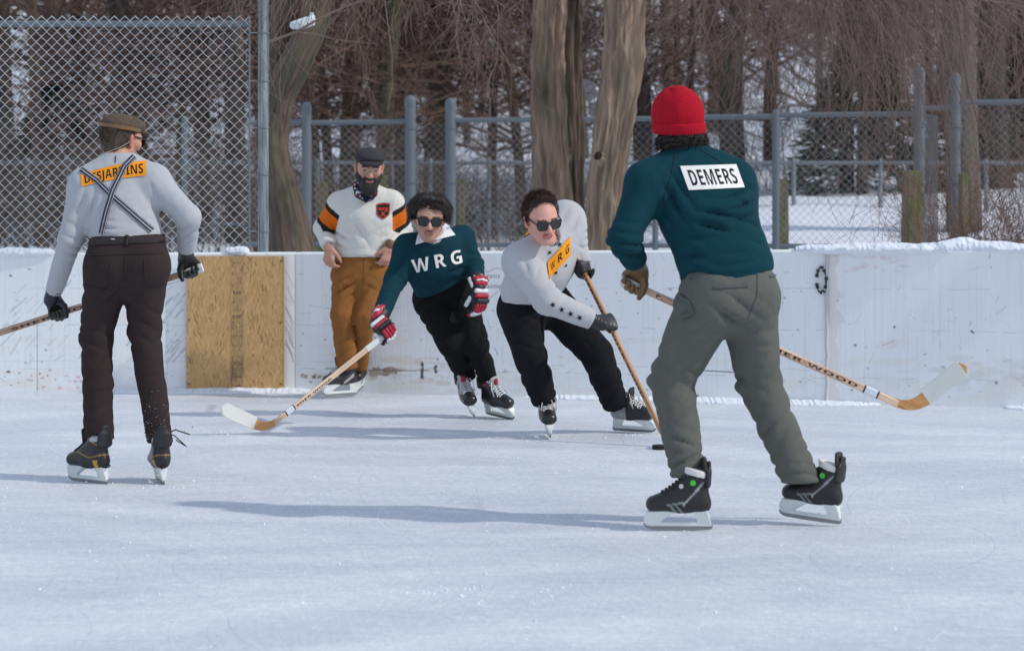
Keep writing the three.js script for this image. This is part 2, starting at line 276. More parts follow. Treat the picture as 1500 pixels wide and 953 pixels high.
// ---------- the rink wall: three painted panels in a shallow bend ----------
function wallTexture(seed, L, H, extra) { // L x H metres
  const w = Math.round(L * 230), h = 256, r = rng(seed), px = w / L;
  const draw = (data) => (c) => {
    c.fillStyle = data ? '#808080' : '#eceff1'; c.fillRect(0, 0, w, h); const q = rng(seed + 9);
    const put = (col, grey) => { c.fillStyle = c.strokeStyle = data ? grey : col; };
    for (let k = 0; k < w * 0.7; k++) { const x = q() * w, y = q() * h - 40, l = 20 + q() * 160, up = q() < 0.5; put(up ? `rgba(247,249,250,${0.12 + q() * 0.3})` : `rgba(208,216,225,${0.1 + q() * 0.28})`, up ? 'rgba(160,160,160,.35)' : 'rgba(90,90,90,.3)'); c.fillRect(x, y, 0.6 + q() * 1.4, l); } // brushed paint
    for (let k = 0; k < L * 14; k++) { put(`rgba(228,220,211,${0.10 + q() * 0.22})`, 'rgba(110,110,110,.25)'); c.beginPath(); const x = q() * w, y = h * (0.45 + 0.55 * Math.sqrt(q())); for (let i = 0; i < 9; i++) { const a = i / 9 * 6.28, s = 6 + q() * 30; c.lineTo(x + Math.cos(a) * s * 1.5, y + Math.sin(a) * s * 0.5); } c.fill(); } // bare patches
    for (const f of [0.25, 0.52, 0.78, 0.83]) { c.lineWidth = 1; for (let x = 0; x < w;) { const l = 6 + q() * 34; put(`rgba(158,160,164,${0.15 + q() * 0.4})`, 'rgba(70,70,70,.6)'); c.lineWidth = 0.5 + q(); c.beginPath(); c.moveTo(x, f * h + (q() - 0.5) * 3); c.lineTo(x + l, f * h + (q() - 0.5) * 3); if (q() < 0.5) c.stroke(); x += l; } }
    for (let k = 0; k < L * 95; k++) { const s = 0.5 + Math.pow(q(), 6) * 2.6, x = q() * w, y = h * (0.1 + 0.9 * Math.pow(q(), 0.7)), g = 70 + q() * 110 | 0; put(`rgba(${g},${g + 4},${g + 10},${0.3 + q() * 0.5})`, 'rgba(50,50,50,.9)'); c.beginPath(); for (let i = 0; i < 6; i++) { const a = i + q(), t = s * (0.3 + 1.1 * q()); c.lineTo(x + Math.cos(a) * t * 1.2, y + Math.sin(a) * t); } c.fill(); } // puck chips
    for (let k = 0; k < L * 26; k++) { const x = q() * w, y = h * q(), l = 3 + q() * 22, a = q() * 6.28; c.lineWidth = 0.5 + q() * 0.9; put(`rgba(105,112,124,${0.15 + q() * 0.35})`, 'rgba(80,80,80,.4)'); c.beginPath(); c.moveTo(x, y); c.quadraticCurveTo(x + Math.cos(a) * l * 0.5 + 3, y + Math.sin(a) * l * 0.5, x + Math.cos(a) * l, y + Math.sin(a) * l); c.stroke(); }
    if (extra) extra(c, w, h, px, q, put, data);
  };
  return [canvas(w, h, draw(false)), canvas(w, h, draw(true), { data: true })];
}
const boards = thing('rink_wall', 'long white painted rink wall with chips, scuffs and snow on top', 'rink wall', [0, 0, 0]);
function wallPanel(a, b, ha, hb, seed, extra) {
  const L = Math.hypot(b[0] - a[0], b[1] - a[1]), dx = (b[0] - a[0]) / L, dz = (b[1] - a[1]) / L, T = 0.16, [map, bump] = wallTexture(seed, L, 1, extra);
  const buf = { p: [], u: [], i: [] }, n = 40, e = 0.012;
  const prof = (h) => [[0, -0.3], [0, 0.0], [0, h - e], [e, h], [T - e, h], [T, h - e], [T, -0.3]];
  for (let k = 0; k <= n; k++) { const s = k / n, h = ha + (hb - ha) * s; prof(h).forEach(([q, y]) => { buf.p.push(a[0] + dx * L * s + dz * q, y, a[1] + dz * L * s - dx * q); buf.u.push(s, q > 0.006 ? clamp(0.99 - q * 0.1) : clamp(y / h, 0.002, 0.99)); }); }
  for (let k = 0; k < n; k++) for (let m = 0; m < 6; m++) { const o = k * 7 + m; buf.i.push(o, o + 7, o + 1, o + 1, o + 7, o + 8); }
  for (const o of [0, n * 7]) for (let m = 1; m < 6; m++) buf.i.push(o, o + m, o + m + 1);
  let g = new THREE.BufferGeometry(); g.setAttribute('position', new THREE.Float32BufferAttribute(buf.p, 3)); g.setAttribute('uv', new THREE.Float32BufferAttribute(buf.u, 2)); g.setIndex(buf.i); g = g.toNonIndexed(); g.computeVertexNormals();
  return obj('wall_panel', g, mat(0xffffff, 0.7, { map, bumpMap: bump, bumpScale: 0.004 }), boards);
}
// left panel: long dark puck smears beside the plywood
wallPanel([-7.5, -18.18], [-1.523, -18.18], 0.955, 0.976, 21, (c, w, h, px, q, put, data) => {
  for (let k = 0; k < 300; k++) { const x = w - (q() < 0.4 ? 0.72 + q() * 0.5 : 1.5 + q() * 2.6) * px, y = h * (0.3 + q() * 0.55), l = 6 + q() * 34, a = -0.75 - q() * 0.35; c.lineWidth = 0.6 + q() * 3.4; put(`rgba(98,108,124,${0.05 + q() * 0.2})`, 'rgba(110,110,110,.2)'); c.beginPath(); c.moveTo(x, y); c.lineTo(x + Math.cos(a) * l, y + Math.sin(a) * l); c.stroke(); }
  for (let k = 0; k < 60; k++) { put(`rgba(60,62,70,${0.3 + q() * 0.5})`, 'rgba(50,50,50,.8)'); c.beginPath(); c.ellipse(w - (1.62 - 0.0 + q() * 1.9) * px, h * (0.84 + q() * 0.12), 0.6 + q() * 3, 0.5 + q() * 1.6, 0, 0, 6.3); c.fill(); }
  put('rgba(205,120,124,.4)', '#808080'); for (let k = 0; k < 11; k++) { c.beginPath(); c.ellipse(w - (1.5 + q() * 0.4) * px, h * (0.88 + q() * 0.1), 1 + q() * 3, 1 + q() * 2, 0, 0, 6.3); c.fill(); }
  put('rgba(120,128,140,.8)', 'rgba(20,20,20,1)'); c.fillRect(w - 1.81 * px, h * 0.5, 1, h * 0.5);
  for (let k = 0; k < 22; k++) { const y = h * (0.1 + q() * 0.6), l = 15 + q() * 30; c.lineWidth = 0.8 + q() * 1.5; put(`rgba(90,98,112,${0.1 + q() * 0.3})`, 'rgba(110,110,110,.2)'); c.beginPath(); c.moveTo(w - 22 + q() * 16, y); c.quadraticCurveTo(w - 10, y + l * 0.3, w - 2, y + l); c.stroke(); }
});
// middle panel: worn wood showing through near the ice, a drawn heart
wallPanel([-1.52, -18.18], [2.09, -17.24], 0.976, 1.02, 22, (c, w, h, px, q, put, data) => {
  const knot = (u, v, a, b) => { for (let k = 0; k < 26; k++) { put(k < 16 ? `rgba(${84 + q() * 40},${70 + q() * 30},${62 + q() * 24},.6)` : 'rgba(205,190,172,.35)', 'rgba(20,20,20,.5)'); c.beginPath(); c.ellipse(u * w + (q() - 0.5) * a * 1.5, v * h + (q() - 0.5) * b, a * 0.25 * (0.4 + q()), b * 0.3 * (0.4 + q()), 0, 0, 6.3); c.fill(); } };
  knot(0.178, 0.845, 30, 11); knot(0.018, 0.885, 8, 6); knot(0.042, 0.885, 8, 6);
  for (let k = 0; k < 40; k++) { put(`rgba(200,184,166,${0.1 + q() * 0.25})`, 'rgba(90,90,90,.3)'); c.beginPath(); c.ellipse(w * (0.12 + q() * 0.22), h * (0.74 + q() * 0.2), 3 + q() * 16, 1 + q() * 5, 0, 0, 6.3); c.fill(); }
  put('rgba(120,110,104,.8)', 'rgba(10,10,10,1)'); c.lineWidth = 1.6; c.beginPath(); c.moveTo(w * 0.06, h * 0.83); for (let k = 0; k < 14; k++) c.lineTo(w * (0.06 + k * 0.0155), h * 0.83 + (q() - 0.5) * 5); c.stroke();
  put('rgba(74,80,94,.85)', 'rgba(60,60,60,.8)'); for (let k = 0; k < 24; k++) { c.fillRect(w * 0.245 + q() * 4, h * (0.76 + q() * 0.11), 2, 6); c.fillRect(w * 0.272 + q() * 5, h * (0.79 + q() * 0.05), 1.5, 3); }
  put('rgba(96,102,116,.8)', 'rgba(110,110,110,.2)'); c.lineWidth = 1; c.beginPath(); const hx = w * 0.375, hy = h * 0.13; c.moveTo(hx, hy + 52); c.bezierCurveTo(hx - 48, hy + 16, hx - 26, hy - 20, hx, hy + 4); c.bezierCurveTo(hx + 26, hy - 20, hx + 48, hy + 16, hx, hy + 52); c.stroke();
  c.font = 'italic 11px sans-serif'; put('rgba(86,92,106,.85)', 'rgba(110,110,110,.2)'); c.fillText('Laurens', hx - 20, hy + 14); c.fillText('+', hx - 3, hy + 22); c.fillText('Maxime', hx - 18, hy + 32);
  put('rgba(60,58,56,.9)', 'rgba(0,0,0,1)'); c.lineWidth = 1.3; c.beginPath(); c.moveTo(w * 0.74, h * 0.79); for (let k = 1; k < 12; k++) c.lineTo(w * (0.74 + k * 0.012), h * (0.79 + k * 0.002) + (q() - 0.5) * 2); c.stroke();
});
// right panel, with the filled joint and a black tape loop mark at its start
wallPanel([2.094, -17.239], [8.2, -15.65], 1.02, 1.05, 23, (c, w, h, px, q, put) => {
  put('rgba(230,228,226,.95)', 'rgba(190,190,190,1)'); c.beginPath(); c.moveTo(0, 0); for (let k = 0; k <= 24; k++) c.lineTo(px * (0.055 + 0.05 * q() * (k > 4 && k < 13 ? 1.6 : 0.8)), k / 24 * h); c.lineTo(0, h); c.fill();
  put('rgba(216,190,192,.3)', '#808080'); for (let k = 0; k < 24; k++) { c.beginPath(); c.ellipse(px * (0.05 + q() * 0.5), h * (0.02 + q() * 0.12), 2 + q() * 9, 1 + q() * 4, 0, 0, 6.3); c.fill(); }
  for (let k = 0; k < 30; k++) { put(`rgba(208,202,196,${0.1 + q() * 0.25})`, 'rgba(100,100,100,.2)'); c.beginPath(); c.ellipse(px * (0.75 + q() * 0.7), h * (0.68 + q() * 0.2), 4 + q() * 20, 2 + q() * 8, 0, 0, 6.3); c.fill(); }
});
{ // joint filler, tape mark, snow along the foot and on top of the wall
  const f = new Buf(), r = rng(31); for (let k = 0; k < 1; k++) f.tube(Array.from({ length: 24 }, (_, i) => [2.092 + 0.006 * noise(i * 0.7, 1), 0.02 + i * 0.043, -17.225 + 0.002]), 0.012, 5);
  obj('joint_filler', f.geo(), mat([0.56, 0.56, 0.57], 0.95), boards);
  const t = new Buf(); for (let k = 0; k < 26; k++) { const a = k / 26 * 6.283, x = Math.cos(a) * 0.032, y = Math.sin(a) * 0.085; if (k % 9 === 4 || k === 12 || k === 20) continue; const px = 2.055 + x + 0.006 * (r() - 0.5), pz = -17.22 + (2.09 - px) * -0.244 + 0.004; t.tube([[px, 0.82 + y, pz], [2.055 + Math.cos(a + 0.26) * 0.032, 0.82 + Math.sin(a + 0.26) * 0.085, pz]], 0.004 + 0.011 * r(), 5); }
  obj('tape_mark', t.geo(), mat([0.03, 0.03, 0.035], 0.6), boards);
}
function snowLumps(name, label, pts, seed, group) { // pts: [x, y, z, rx, ry, rz]
  const F = frame([0, 0, 0], [1, 0, 0], [0, 1, 0], [0, 0, 1]);
  const base = pts[0].slice(0, 3), fld = field(pts.map((p) => egg(F, sub3(p, base), p.slice(3))), [], 0.05, (p) => 0.012 * noise(p[0] * 14 + seed, p[1] * 14, p[2] * 14) + 0.006 * noise(p[0] * 40, p[1] * 40, p[2] * 40 + seed));
  const m = obj(name, mesh(fld, 0.014), snowMat); m.position.set(...base); return setup(m, label, 'snow', group);
}
{
  const along = (s) => [2.09 + 0.971 * s, -17.22 + 0.243 * s - 0.08 * 0.97], r = rng(8), pts = [];
  for (let s = -0.1; s < 1.75; s += 0.085) { const [x, z] = along(s), b = Math.exp(-Math.pow((s - 0.93) / 0.24, 2)), h = 0.010 + 0.03 * b + 0.012 * r() + (Math.abs(s - 0.92) < 0.05 ? 0.025 : 0); pts.push([x, 1.018 + s * 0.0047 + h * 0.25, z - 0.012, 0.09, h, 0.055]); }
  snowLumps('snow_ridge', 'long ridge of crusted snow lying on the rink wall', pts, 1);
  snowLumps('snow_clump', 'small snow clump on the wall below the chain-link fence beside the flat-capped skater', [[-3.45, 0.975, -18.2, 0.13, 0.03, 0.05], [-3.3, 0.972, -18.2, 0.08, 0.02, 0.05], [-3.56, 0.97, -18.2, 0.1, 0.02, 0.05]], 2);
  snowLumps('snow_clump', 'two snow lumps on the wall beside the tall fence post', [[-1.98, 0.985, -18.2, 0.05, 0.035, 0.04], [-1.9, 0.98, -18.2, 0.05, 0.04, 0.04]], 3);
  const foot = []; for (let x = -7; x < 5.6; x += 0.09) { if (noise(x * 1.7, 4) + 0.4 * noise(x * 6, 9) < -0.12) continue; const z = x < -1.52 ? -18.18 : -18.18 + (x + 1.52) * 0.2604; foot.push([x, 0, z + 0.01, 0.07 + 0.04 * r(), 0.003 + 0.016 * r() * r(), 0.02 + 0.05 * r()]); }
  for (let x = -2.35; x < -1.4; x += 0.06) foot.push([x, 0.0, -18.13, 0.06, 0.018 + 0.015 * r(), 0.04]);
  const b = [foot.slice(0, 40), foot.slice(39, 80), foot.slice(79, 120), foot.slice(119)];
  const F = frame([0, 0, 0], [1, 0, 0], [0, 1, 0], [0, 0, 1]);
  setup(obj('snow_drift', mergeGeometries(b.filter((l) => l.length).map((l) => mesh(field(l.map((p) => egg(F, p.slice(0, 3), p.slice(3))), [], 0.03, (p) => 0.006 * noise(p[0] * 40, p[1] * 40, p[2] * 40)), 0.02))), snowMat), 'low drift of scraped snow along the foot of the wall', 'snow', null, 'stuff');
  // crumbs of snow shaved off the ice
  const ig = new THREE.IcosahedronGeometry(1, 0), im = new THREE.InstancedMesh(ig, crumbMat, 900), M = new THREE.Matrix4(), q = new THREE.Quaternion();
  for (let k = 0; k < 900; k++) { const cl = k < 380; let x, z; if (cl) { const c = [[-0.3, -9.3], [-0.05, -9.35], [0.6, -11.1], [-2.1, -12.7], [-1.55, -12.65], [1.35, -11.3], [0.75, -15.1], [0.2, -14.9], [-1.55, -15.25], [-2.45, -11.9]][k % 10]; x = c[0] + (r() + r() - 1) * 0.35; z = c[1] + (r() + r() - 1) * 0.35; } else { z = -8 - r() * 9.6; x = (r() - 0.5) * 0.44 * -z; } const s = 0.0015 + 0.0045 * r() * r(); q.setFromEuler(new THREE.Euler(r() * 6, r() * 6, r() * 6)); M.compose(new THREE.Vector3(x, s * 0.4, z), q, new THREE.Vector3(s * (1 + r()), s, s * (1 + r()))); im.setMatrixAt(k, M); }
  im.name = 'snow_crumbs'; im.castShadow = im.receiveShadow = true; setup(im, 'tiny crumbs of shaved snow scattered over the ice', 'snow', null, 'stuff'); scene.add(im);
}
{ // plywood sheet screwed over a gap in the wall
  const w = 512, h = 704;
  const strands = (seed, data) => (c) => {
    c.fillStyle = data ? '#808080' : '#c6a06c'; c.fillRect(0, 0, w, h); const q = rng(seed);
    for (let k = 0; k < 3600; k++) {
      const x = q() * w, y = q() * h, l = 14 + q() * 46, b = 2 + q() * 7, a = Math.PI / 2 + (q() + q() - 1) * 0.75, t = q(), d = q() < 0.05 ? 0.55 : 1;
      c.save(); c.translate(x, y); c.rotate(a); const g = 100 + t * 70 | 0;
      c.fillStyle = data ? `rgba(${g},${g},${g},.7)` : `rgba(${(176 + t * 48) * d | 0},${(138 + t * 44) * d | 0},${(90 + t * 38) * d | 0},.5)`; c.fillRect(-l / 2, -b / 2, l, b);
      if (!data && q() < 0.35) { c.fillStyle = `rgba(92,64,32,${0.15 + q() * 0.3})`; c.fillRect(-l / 2, b / 2 - 0.8, l * q(), 0.9); } c.restore();
    }
    if (data) return;
    for (let k = 0; k < 34; k++) { c.fillStyle = `rgba(70,46,24,${0.35 + q() * 0.35})`; c.save(); c.translate(q() * w, q() * h); c.rotate(q() * 3); c.fillRect(0, 0, 6 + q() * 26, 1 + q() * 2.4); c.restore(); }
    // grade stamp printed up the middle
    c.strokeStyle = 'rgba(52,44,36,.55)'; c.fillStyle = 'rgba(48,42,36,.6)'; c.lineWidth = 1.2; c.setLineDash([9, 5]); c.strokeRect(230, 2, 74, h - 4); c.setLineDash([]);
    c.fillStyle = 'rgba(52,44,36,.10)'; c.fillRect(231, 0, 72, h);
    const txt = (s, y, f, turn) => { c.save(); c.translate(267, y); if (turn) c.rotate(Math.PI); c.font = f; c.textAlign = 'center'; c.fillStyle = 'rgba(40,36,32,.72)'; c.fillText(s, 0, 0); c.restore(); };
    txt('APA', 184, 'bold 24px sans-serif', true); txt('APA', 312, 'bold italic 24px sans-serif', true); c.fillRect(231, 238, 74, 9); c.fillRect(250, 224, 40, 3); c.fillRect(234, 262, 60, 2); txt('RATED', 282, '13px sans-serif', true);
    c.beginPath(); c.moveTo(272, 20); c.lineTo(246, 96); c.moveTo(274, 112); c.lineTo(300, 182); c.moveTo(274, 112); c.lineTo(256, 160); c.stroke(); txt('24/16', 30, '17px sans-serif', true);
    for (let y = 330; y < h - 10; y += 12) { if (q() < 0.25) { c.strokeRect(238, y, 56, 46); } c.fillStyle = `rgba(52,44,36,${0.15 + q() * 0.25})`; for (let x = 240; x < 292; x += 7) if (q() < 0.6) c.fillRect(x, y, 5, 6); }
    txt('SHEATHING', 420, '10px sans-serif', true); txt('7/16', 560, 'bold 20px sans-serif', true); txt('EXPOSURE 1', 640, '10px sans-serif', true);
  };
  const T = thing('plywood_sheet', 'tan strand board sheet with a dark stamped strip, fixed over the wall', 'board', [-1.938, .488, -18.14]);
  const g = box(0, 0, 0, 0.682, 0.925, 0.018), m = mat(0xffffff, 0.85, { map: canvas(w, h, strands(4, false)), bumpMap: canvas(w, h, strands(4, true), { data: true }), bumpScale: 0.003 });
  obj('sheet', g, m, T);
  const e = new Buf(); const edge = obj('sheet_edge', mergeGeometries([box(0.343, 0, 0.002, 0.006, 0.927, 0.02), box(0, -0.4645, 0.001, 0.68, 0.005, 0.019)]), mat([0.55, 0.40, 0.24], 0.9), T);
  for (const [x, y] of [[-0.32, 0.43], [0.32, 0.43], [-0.32, -0.43], [0.32, -0.43], [0.32, 0], [-0.32, 0.02], [0.03, -0.44]]) { const s = new THREE.CylinderGeometry(0.006, 0.006, 0.004, 10); s.rotateX(Math.PI / 2); s.translate(x, y, 0.01); obj('screw', s, mat([0.08, 0.07, 0.07], 0.5, { metalness: 0.6 }), T); }
}

// ---------- chain-link fences ----------
const galv = new THREE.MeshStandardMaterial({ color: lin(0.36, 0.41, 0.45), roughness: 0.5, metalness: 0.35, side: THREE.DoubleSide, map: dataTex(128, 128, (i, j) => { const v = 0.82 + 0.16 * noise(i * 0.16, j * 0.16, 3) + 0.06 * noise(i * 0.6, j * 0.6, 5); return [v, v, v]; }) });
const wireMat = new THREE.MeshStandardMaterial({ color: lin(0.56, 0.62, 0.66), roughness: 0.5, metalness: 0.3, side: THREE.DoubleSide });
const meshGalv = new THREE.MeshStandardMaterial({ color: lin(0.25, 0.28, 0.30), roughness: 0.55, metalness: 0.15, side: THREE.DoubleSide });
const darkGalv = new THREE.MeshStandardMaterial({ color: lin(0.13, 0.155, 0.175), roughness: 0.6, metalness: 0.15, side: THREE.DoubleSide });
function chainLink(a, b, y0, y1, pitch, rad, sides) { // woven zigzag wires between two ground points
  const B = new Buf(), L = Math.hypot(b[0] - a[0], b[2] - a[2]), dx = (b[0] - a[0]) / L, dz = (b[2] - a[2]) / L, step = pitch / 2, n = Math.floor(L / pitch), m = Math.floor((y1 - y0) / step);
  for (let i = 0; i <= n; i++) {
    const pts = [];
    for (let j = 0; j <= m; j++) { const s = (i + (j % 2 ? 1 : 0)) * pitch * 1.0 - pitch / 2 * 0, q = (j % 2 ? -1 : 1) * rad * 0.9, x = i * pitch + (j % 2 ? pitch / 2 + rad * 0.5 : -pitch / 2 * 0 - rad * 0.5) ; pts.push([a[0] + dx * x - dz * q, y0 + j * step, a[2] + dz * x + dx * q]); }
    B.tube(pts, rad, sides, null, false);
    const pts2 = pts.map((p, j) => { const x = i * pitch + (j % 2 ? -pitch / 2 - rad * 0.5 : rad * 0.5), q = (j % 2 ? 1 : -1) * rad * 0.9; return [a[0] + dx * x - dz * q, p[1], a[2] + dz * x + dx * q]; });
    B.tube(pts2, rad, sides, null, false);
  }
  return B.geo();
}
function pole(p, y0, y1, r, sides = 18, dome = true) { const g = [new THREE.CylinderGeometry(r, r, y1 - y0, sides, 1)]; g[0].translate(p[0], (y0 + y1) / 2, p[2]); if (dome) { const s = new THREE.SphereGeometry(r * 1.06, sides, 8, 0, 6.2832, 0, 1.5708); s.translate(p[0], y1, p[2]); const k = new THREE.CylinderGeometry(r * 1.06, r * 1.06, r * 1.1, sides); k.translate(p[0], y1 - r * 0.5, p[2]); g.push(s, k); } return mergeGeometries(g.map((x) => x.index ? x.toNonIndexed() : x)); }
function rail(a, b, r, sides = 12) { return new Buf().tube([a, b], r, sides).geo(); }
{
  const z = -18.27, F = thing('chain_link_fence', 'tall galvanised chain-link panel with thick post, standing on the rink wall', 'fence', [0, 0, 0]);
  setup(obj('wire_mesh', chainLink([-6.0, 0, z], [-1.86, 0, z], 0.985, 2.64, 0.0735, 0.0029, 6), wireMat, F), null, null, null, 'stuff');
  obj('top_rail', rail([-6, 2.585, z - 0.03], [-1.84, 2.585, z - 0.03], 0.021), galv, F);
  obj('post', pole([-1.757, 0, z - 0.05], 0.2, 3.4, 0.038, 24), galv, F);
  obj('tension_bar', rail([-1.85, 0.98, z], [-1.85, 2.64, z], 0.006, 6), galv, F);
  for (const y of [1.12, 1.52, 1.85, 2.18, 2.52]) { const t = new THREE.TorusGeometry(0.04, 0.005, 6, 20); t.rotateX(Math.PI / 2); t.translate(-1.757, y, z - 0.05); obj('clamp', mergeGeometries([t, new Buf().tube([[-1.80, y, z - 0.03], [-1.85, y, z]], 0.005, 5).geo()].map((g) => { const q = g.toNonIndexed(); q.deleteAttribute('uv'); return q; })), galv, F); }
  obj('post', pole([-5.2, 0, z - 0.05], 0.2, 2.75, 0.03, 18), galv, F);
}
{ // park fence behind the near trees: rails, thick posts, mesh in bays
  const zl = -26.5, X = (u, d) => (u - 750) / 3800 * d;
  const F = thing('chain_link_fence', 'grey park fence with thick capped posts behind the tree trunks', 'fence', [0, 0, 0]);
  const Zx = (x) => zl + clamp((x + 2) / 8, 0, 1) * 1.2, y0 = 0.82;
  const pt = (u, y) => { let d = 26.5, x = X(u, d); for (let i = 0; i < 3; i++) { d = -Zx(x); x = X(u, d); } return [x, y, -d]; };
  const bays = [[360, 449, 2.06], [449, 601, 2.06], [660, 960, 2.08], [960, 1137, 2.1], [1137, 1347, 2.12], [1400, 1700, 2.24]];
  for (const [u0, u1, top] of bays) {
    const a = pt(u0, 0), b = pt(u1, 0);
    setup(obj('wire_mesh', chainLink(a, b, y0, top, 0.08, 0.0023, 4), meshGalv, F), null, null, null, 'stuff');
    obj('top_rail', rail([a[0], top, a[2]], [b[0], top + 0.01, b[2]], 0.026), darkGalv, F);
    obj('bottom_rail', rail([a[0], y0, a[2]], [b[0], y0, b[2]], 0.024), darkGalv, F);
  }
  setup(obj('wire_mesh', chainLink(pt(601, 0), pt(660, 0), y0, 2.08, 0.08, 0.0023, 4), meshGalv, F), null, null, null, 'stuff');
  setup(obj('wire_mesh', chainLink(pt(1352, 0), add3(pt(1396, 0), [0, 0, -0.9]), y0, 2.15, 0.075, 0.0024, 4), darkGalv, F), null, null, null, 'stuff');
  obj('top_rail', rail(pt(1347, 2.18), pt(1400, 2.2), 0.026), darkGalv, F);
  for (const [u, y, r] of [[449, 2.22, 0.05], [601, 2.28, 0.055], [660, 2.25, 0.055], [1347, 2.54, 0.055], [1400, 2.48, 0.05], [960, 2.1, 0.03], [1137, 2.14, 0.038], [270, 2.1, 0.03]]) obj('post', pole(pt(u, 0), 0.4, y, r), darkGalv, F);
  for (const u of [601, 660, 1347, 1400]) for (const y of [1.0, 1.45, 2.0]) { const p = pt(u, y), t = new THREE.TorusGeometry(0.058, 0.009, 6, 16); t.rotateX(Math.PI / 2); t.translate(...p); obj('hinge', t, darkGalv, F); }
}
{ // a second, lower fence further back
  const F = thing('chain_link_fence', 'lower pale-railed chain-link fence farther back, seen through the park fence', 'fence', [0, 0, 0]);
  const z = -33.5, X = (u) => (u - 750) / 3800 * 33.5;
  setup(obj('wire_mesh', chainLink([X(-60), 0, z], [X(1560), 0, z], 0.85, 1.68, 0.1, 0.0024, 3), galv, F), null, null, null, 'stuff');
  obj('top_rail', rail([X(-60), 1.69, z], [X(1560), 1.69, z], 0.026, 8), galv, F); obj('bottom_rail', rail([X(-60), 0.9, z], [X(1560), 0.9, z], 0.02, 8), galv, F);
  for (const u of [40, 100, 250, 465, 530, 630, 716, 785, 1163, 1290, 1445]) obj('post', pole([X(u), 0, z], 0.3, 1.72, 0.03, 10), galv, F);
}
{ // mossy timber posts along the park fence
  const r = rng(61), proto = (w, h) => { const g = new THREE.BoxGeometry(w, h, w, 6, 12, 6), p = g.attributes.position, c = new Float32Array(p.count * 3); for (let i = 0; i < p.count; i++) { const x = p.getX(i), y = p.getY(i), z = p.getZ(i), n = noise(x * 40, y * 3, z * 40), m = fbm(x * 9, y * 4, z * 9); p.setXYZ(i, x + 0.006 * n, y + (y > h / 2 - 0.01 ? 0.012 * noise(x * 30, 2, z * 30) : 0), z + 0.006 * n); const gr = m > 0.02 ? [0.10, 0.115, 0.04] : [0.16, 0.125, 0.09], k = 1 + 0.25 * n; c.set([gr[0] * k, gr[1] * k, gr[2] * k], i * 3); } g.translate(0, h / 2, 0); g.setAttribute('color', new THREE.BufferAttribute(c, 3)); g.computeVertexNormals(); return g; };
  const m = mat(0xffffff, 0.95, { vertexColors: true });
  for (const [u, v, d, w, l] of [[1147, 262, 26.3, 0.09, 'mossy timber post behind the teal-sweatered skater'], [1337, 251, 24.6, 0.15, 'thick split timber post beside the tallest fence post'], [1412, 254, 25.2, 0.07, 'thin mossy timber post beside the brown shrub'], [556, 259, 26.8, 0.13, 'mossy timber post behind the skater in the cream sweater'], [676, 262, 26.9, 0.08, 'mossy timber post beside the second gate post'], [472, 268, 27.2, 0.11, 'dark timber post by the fence near the leaning tree']]) {
    const x = (u - 750) / 3800 * d, top = 1.5 - (v - 260) / 3800 * d, o = obj('timber_post', proto(w, top - 0.45), m); o.position.set(x, 0.45, -d); o.rotation.y = r() * 0.5; setup(o, l, 'post', 'timber posts along the park fence');
  }
}

// ---------- trees ----------
const barkMat = mat(0xffffff, 0.95, { vertexColors: true });
function trunkGeo(pts, rad, sides, rings, depth, tone, seed) { // furrowed bark: long ridges twisting round the stem
  const curve = new THREE.CatmullRomCurve3(pts.map(V)), b = new Buf(); let n0 = null; const L = curve.getLength();
  for (let k = 0; k <= rings; k++) {
    const t = k / rings, p = curve.getPointAt(t).toArray(), d = curve.getTangentAt(t).toArray(); n0 = n0 ? perp(n0, d) : perp([1, 0, 0.2], d); const q = crs3(d, n0), f = t * (rad.length - 1), i = Math.min(rad.length - 2, f | 0), R = rad[i] + (rad[i + 1] - rad[i]) * (f - i);
    for (let s = 0; s < sides; s++) {
      const a = s / sides * 6.2832, cx = Math.cos(a), cy = Math.sin(a), y = t * L, w = 0.5 * noise(cx * 2, cy * 2, y * 2.2 + seed), ridge = 0.75 - Math.pow(Math.abs(noise(cx * R * 30 + w * 2, cy * R * 30, y * 2.6 + seed)), 0.7) * 1.7 + 0.35 * noise(cx * R * 85, cy * R * 85, y * 9 + seed), lump = fbm(cx * 1.6 + seed, cy * 1.6, y * 1.3), r = R * (1 + 0.12 * lump) + depth * ridge;
      const g = 1 + 0.2 * noise(cx * 9, cy * 9, y * 5 + seed) + 0.4 * noise(cx * R * 55, cy * R * 55, y * 3.2) + 0.2 * noise(cx * R * 120, cy * R * 120, y * 14), mo = sstep(0.1, 0.4, fbm(cx * 2 + 5, cy * 2, y * 1.1 + seed)) * 0.45;
      b.vert(add3(add3(p, n0, cx * r), q, cy * r), [(tone[0] * (1 - mo) + 0.10 * mo) * g, (tone[1] * (1 - mo) + 0.105 * mo) * g, (tone[2] * (1 - mo) + 0.06 * mo) * g]);
    }
    if (k) for (let s = 0; s < sides; s++) { const o = (k - 1) * sides, t2 = (s + 1) % sides; b.i.push(o + s, o + t2, o + sides + s, o + t2, o + sides + t2, o + sides + s); }
  }
  return b.geo();
}
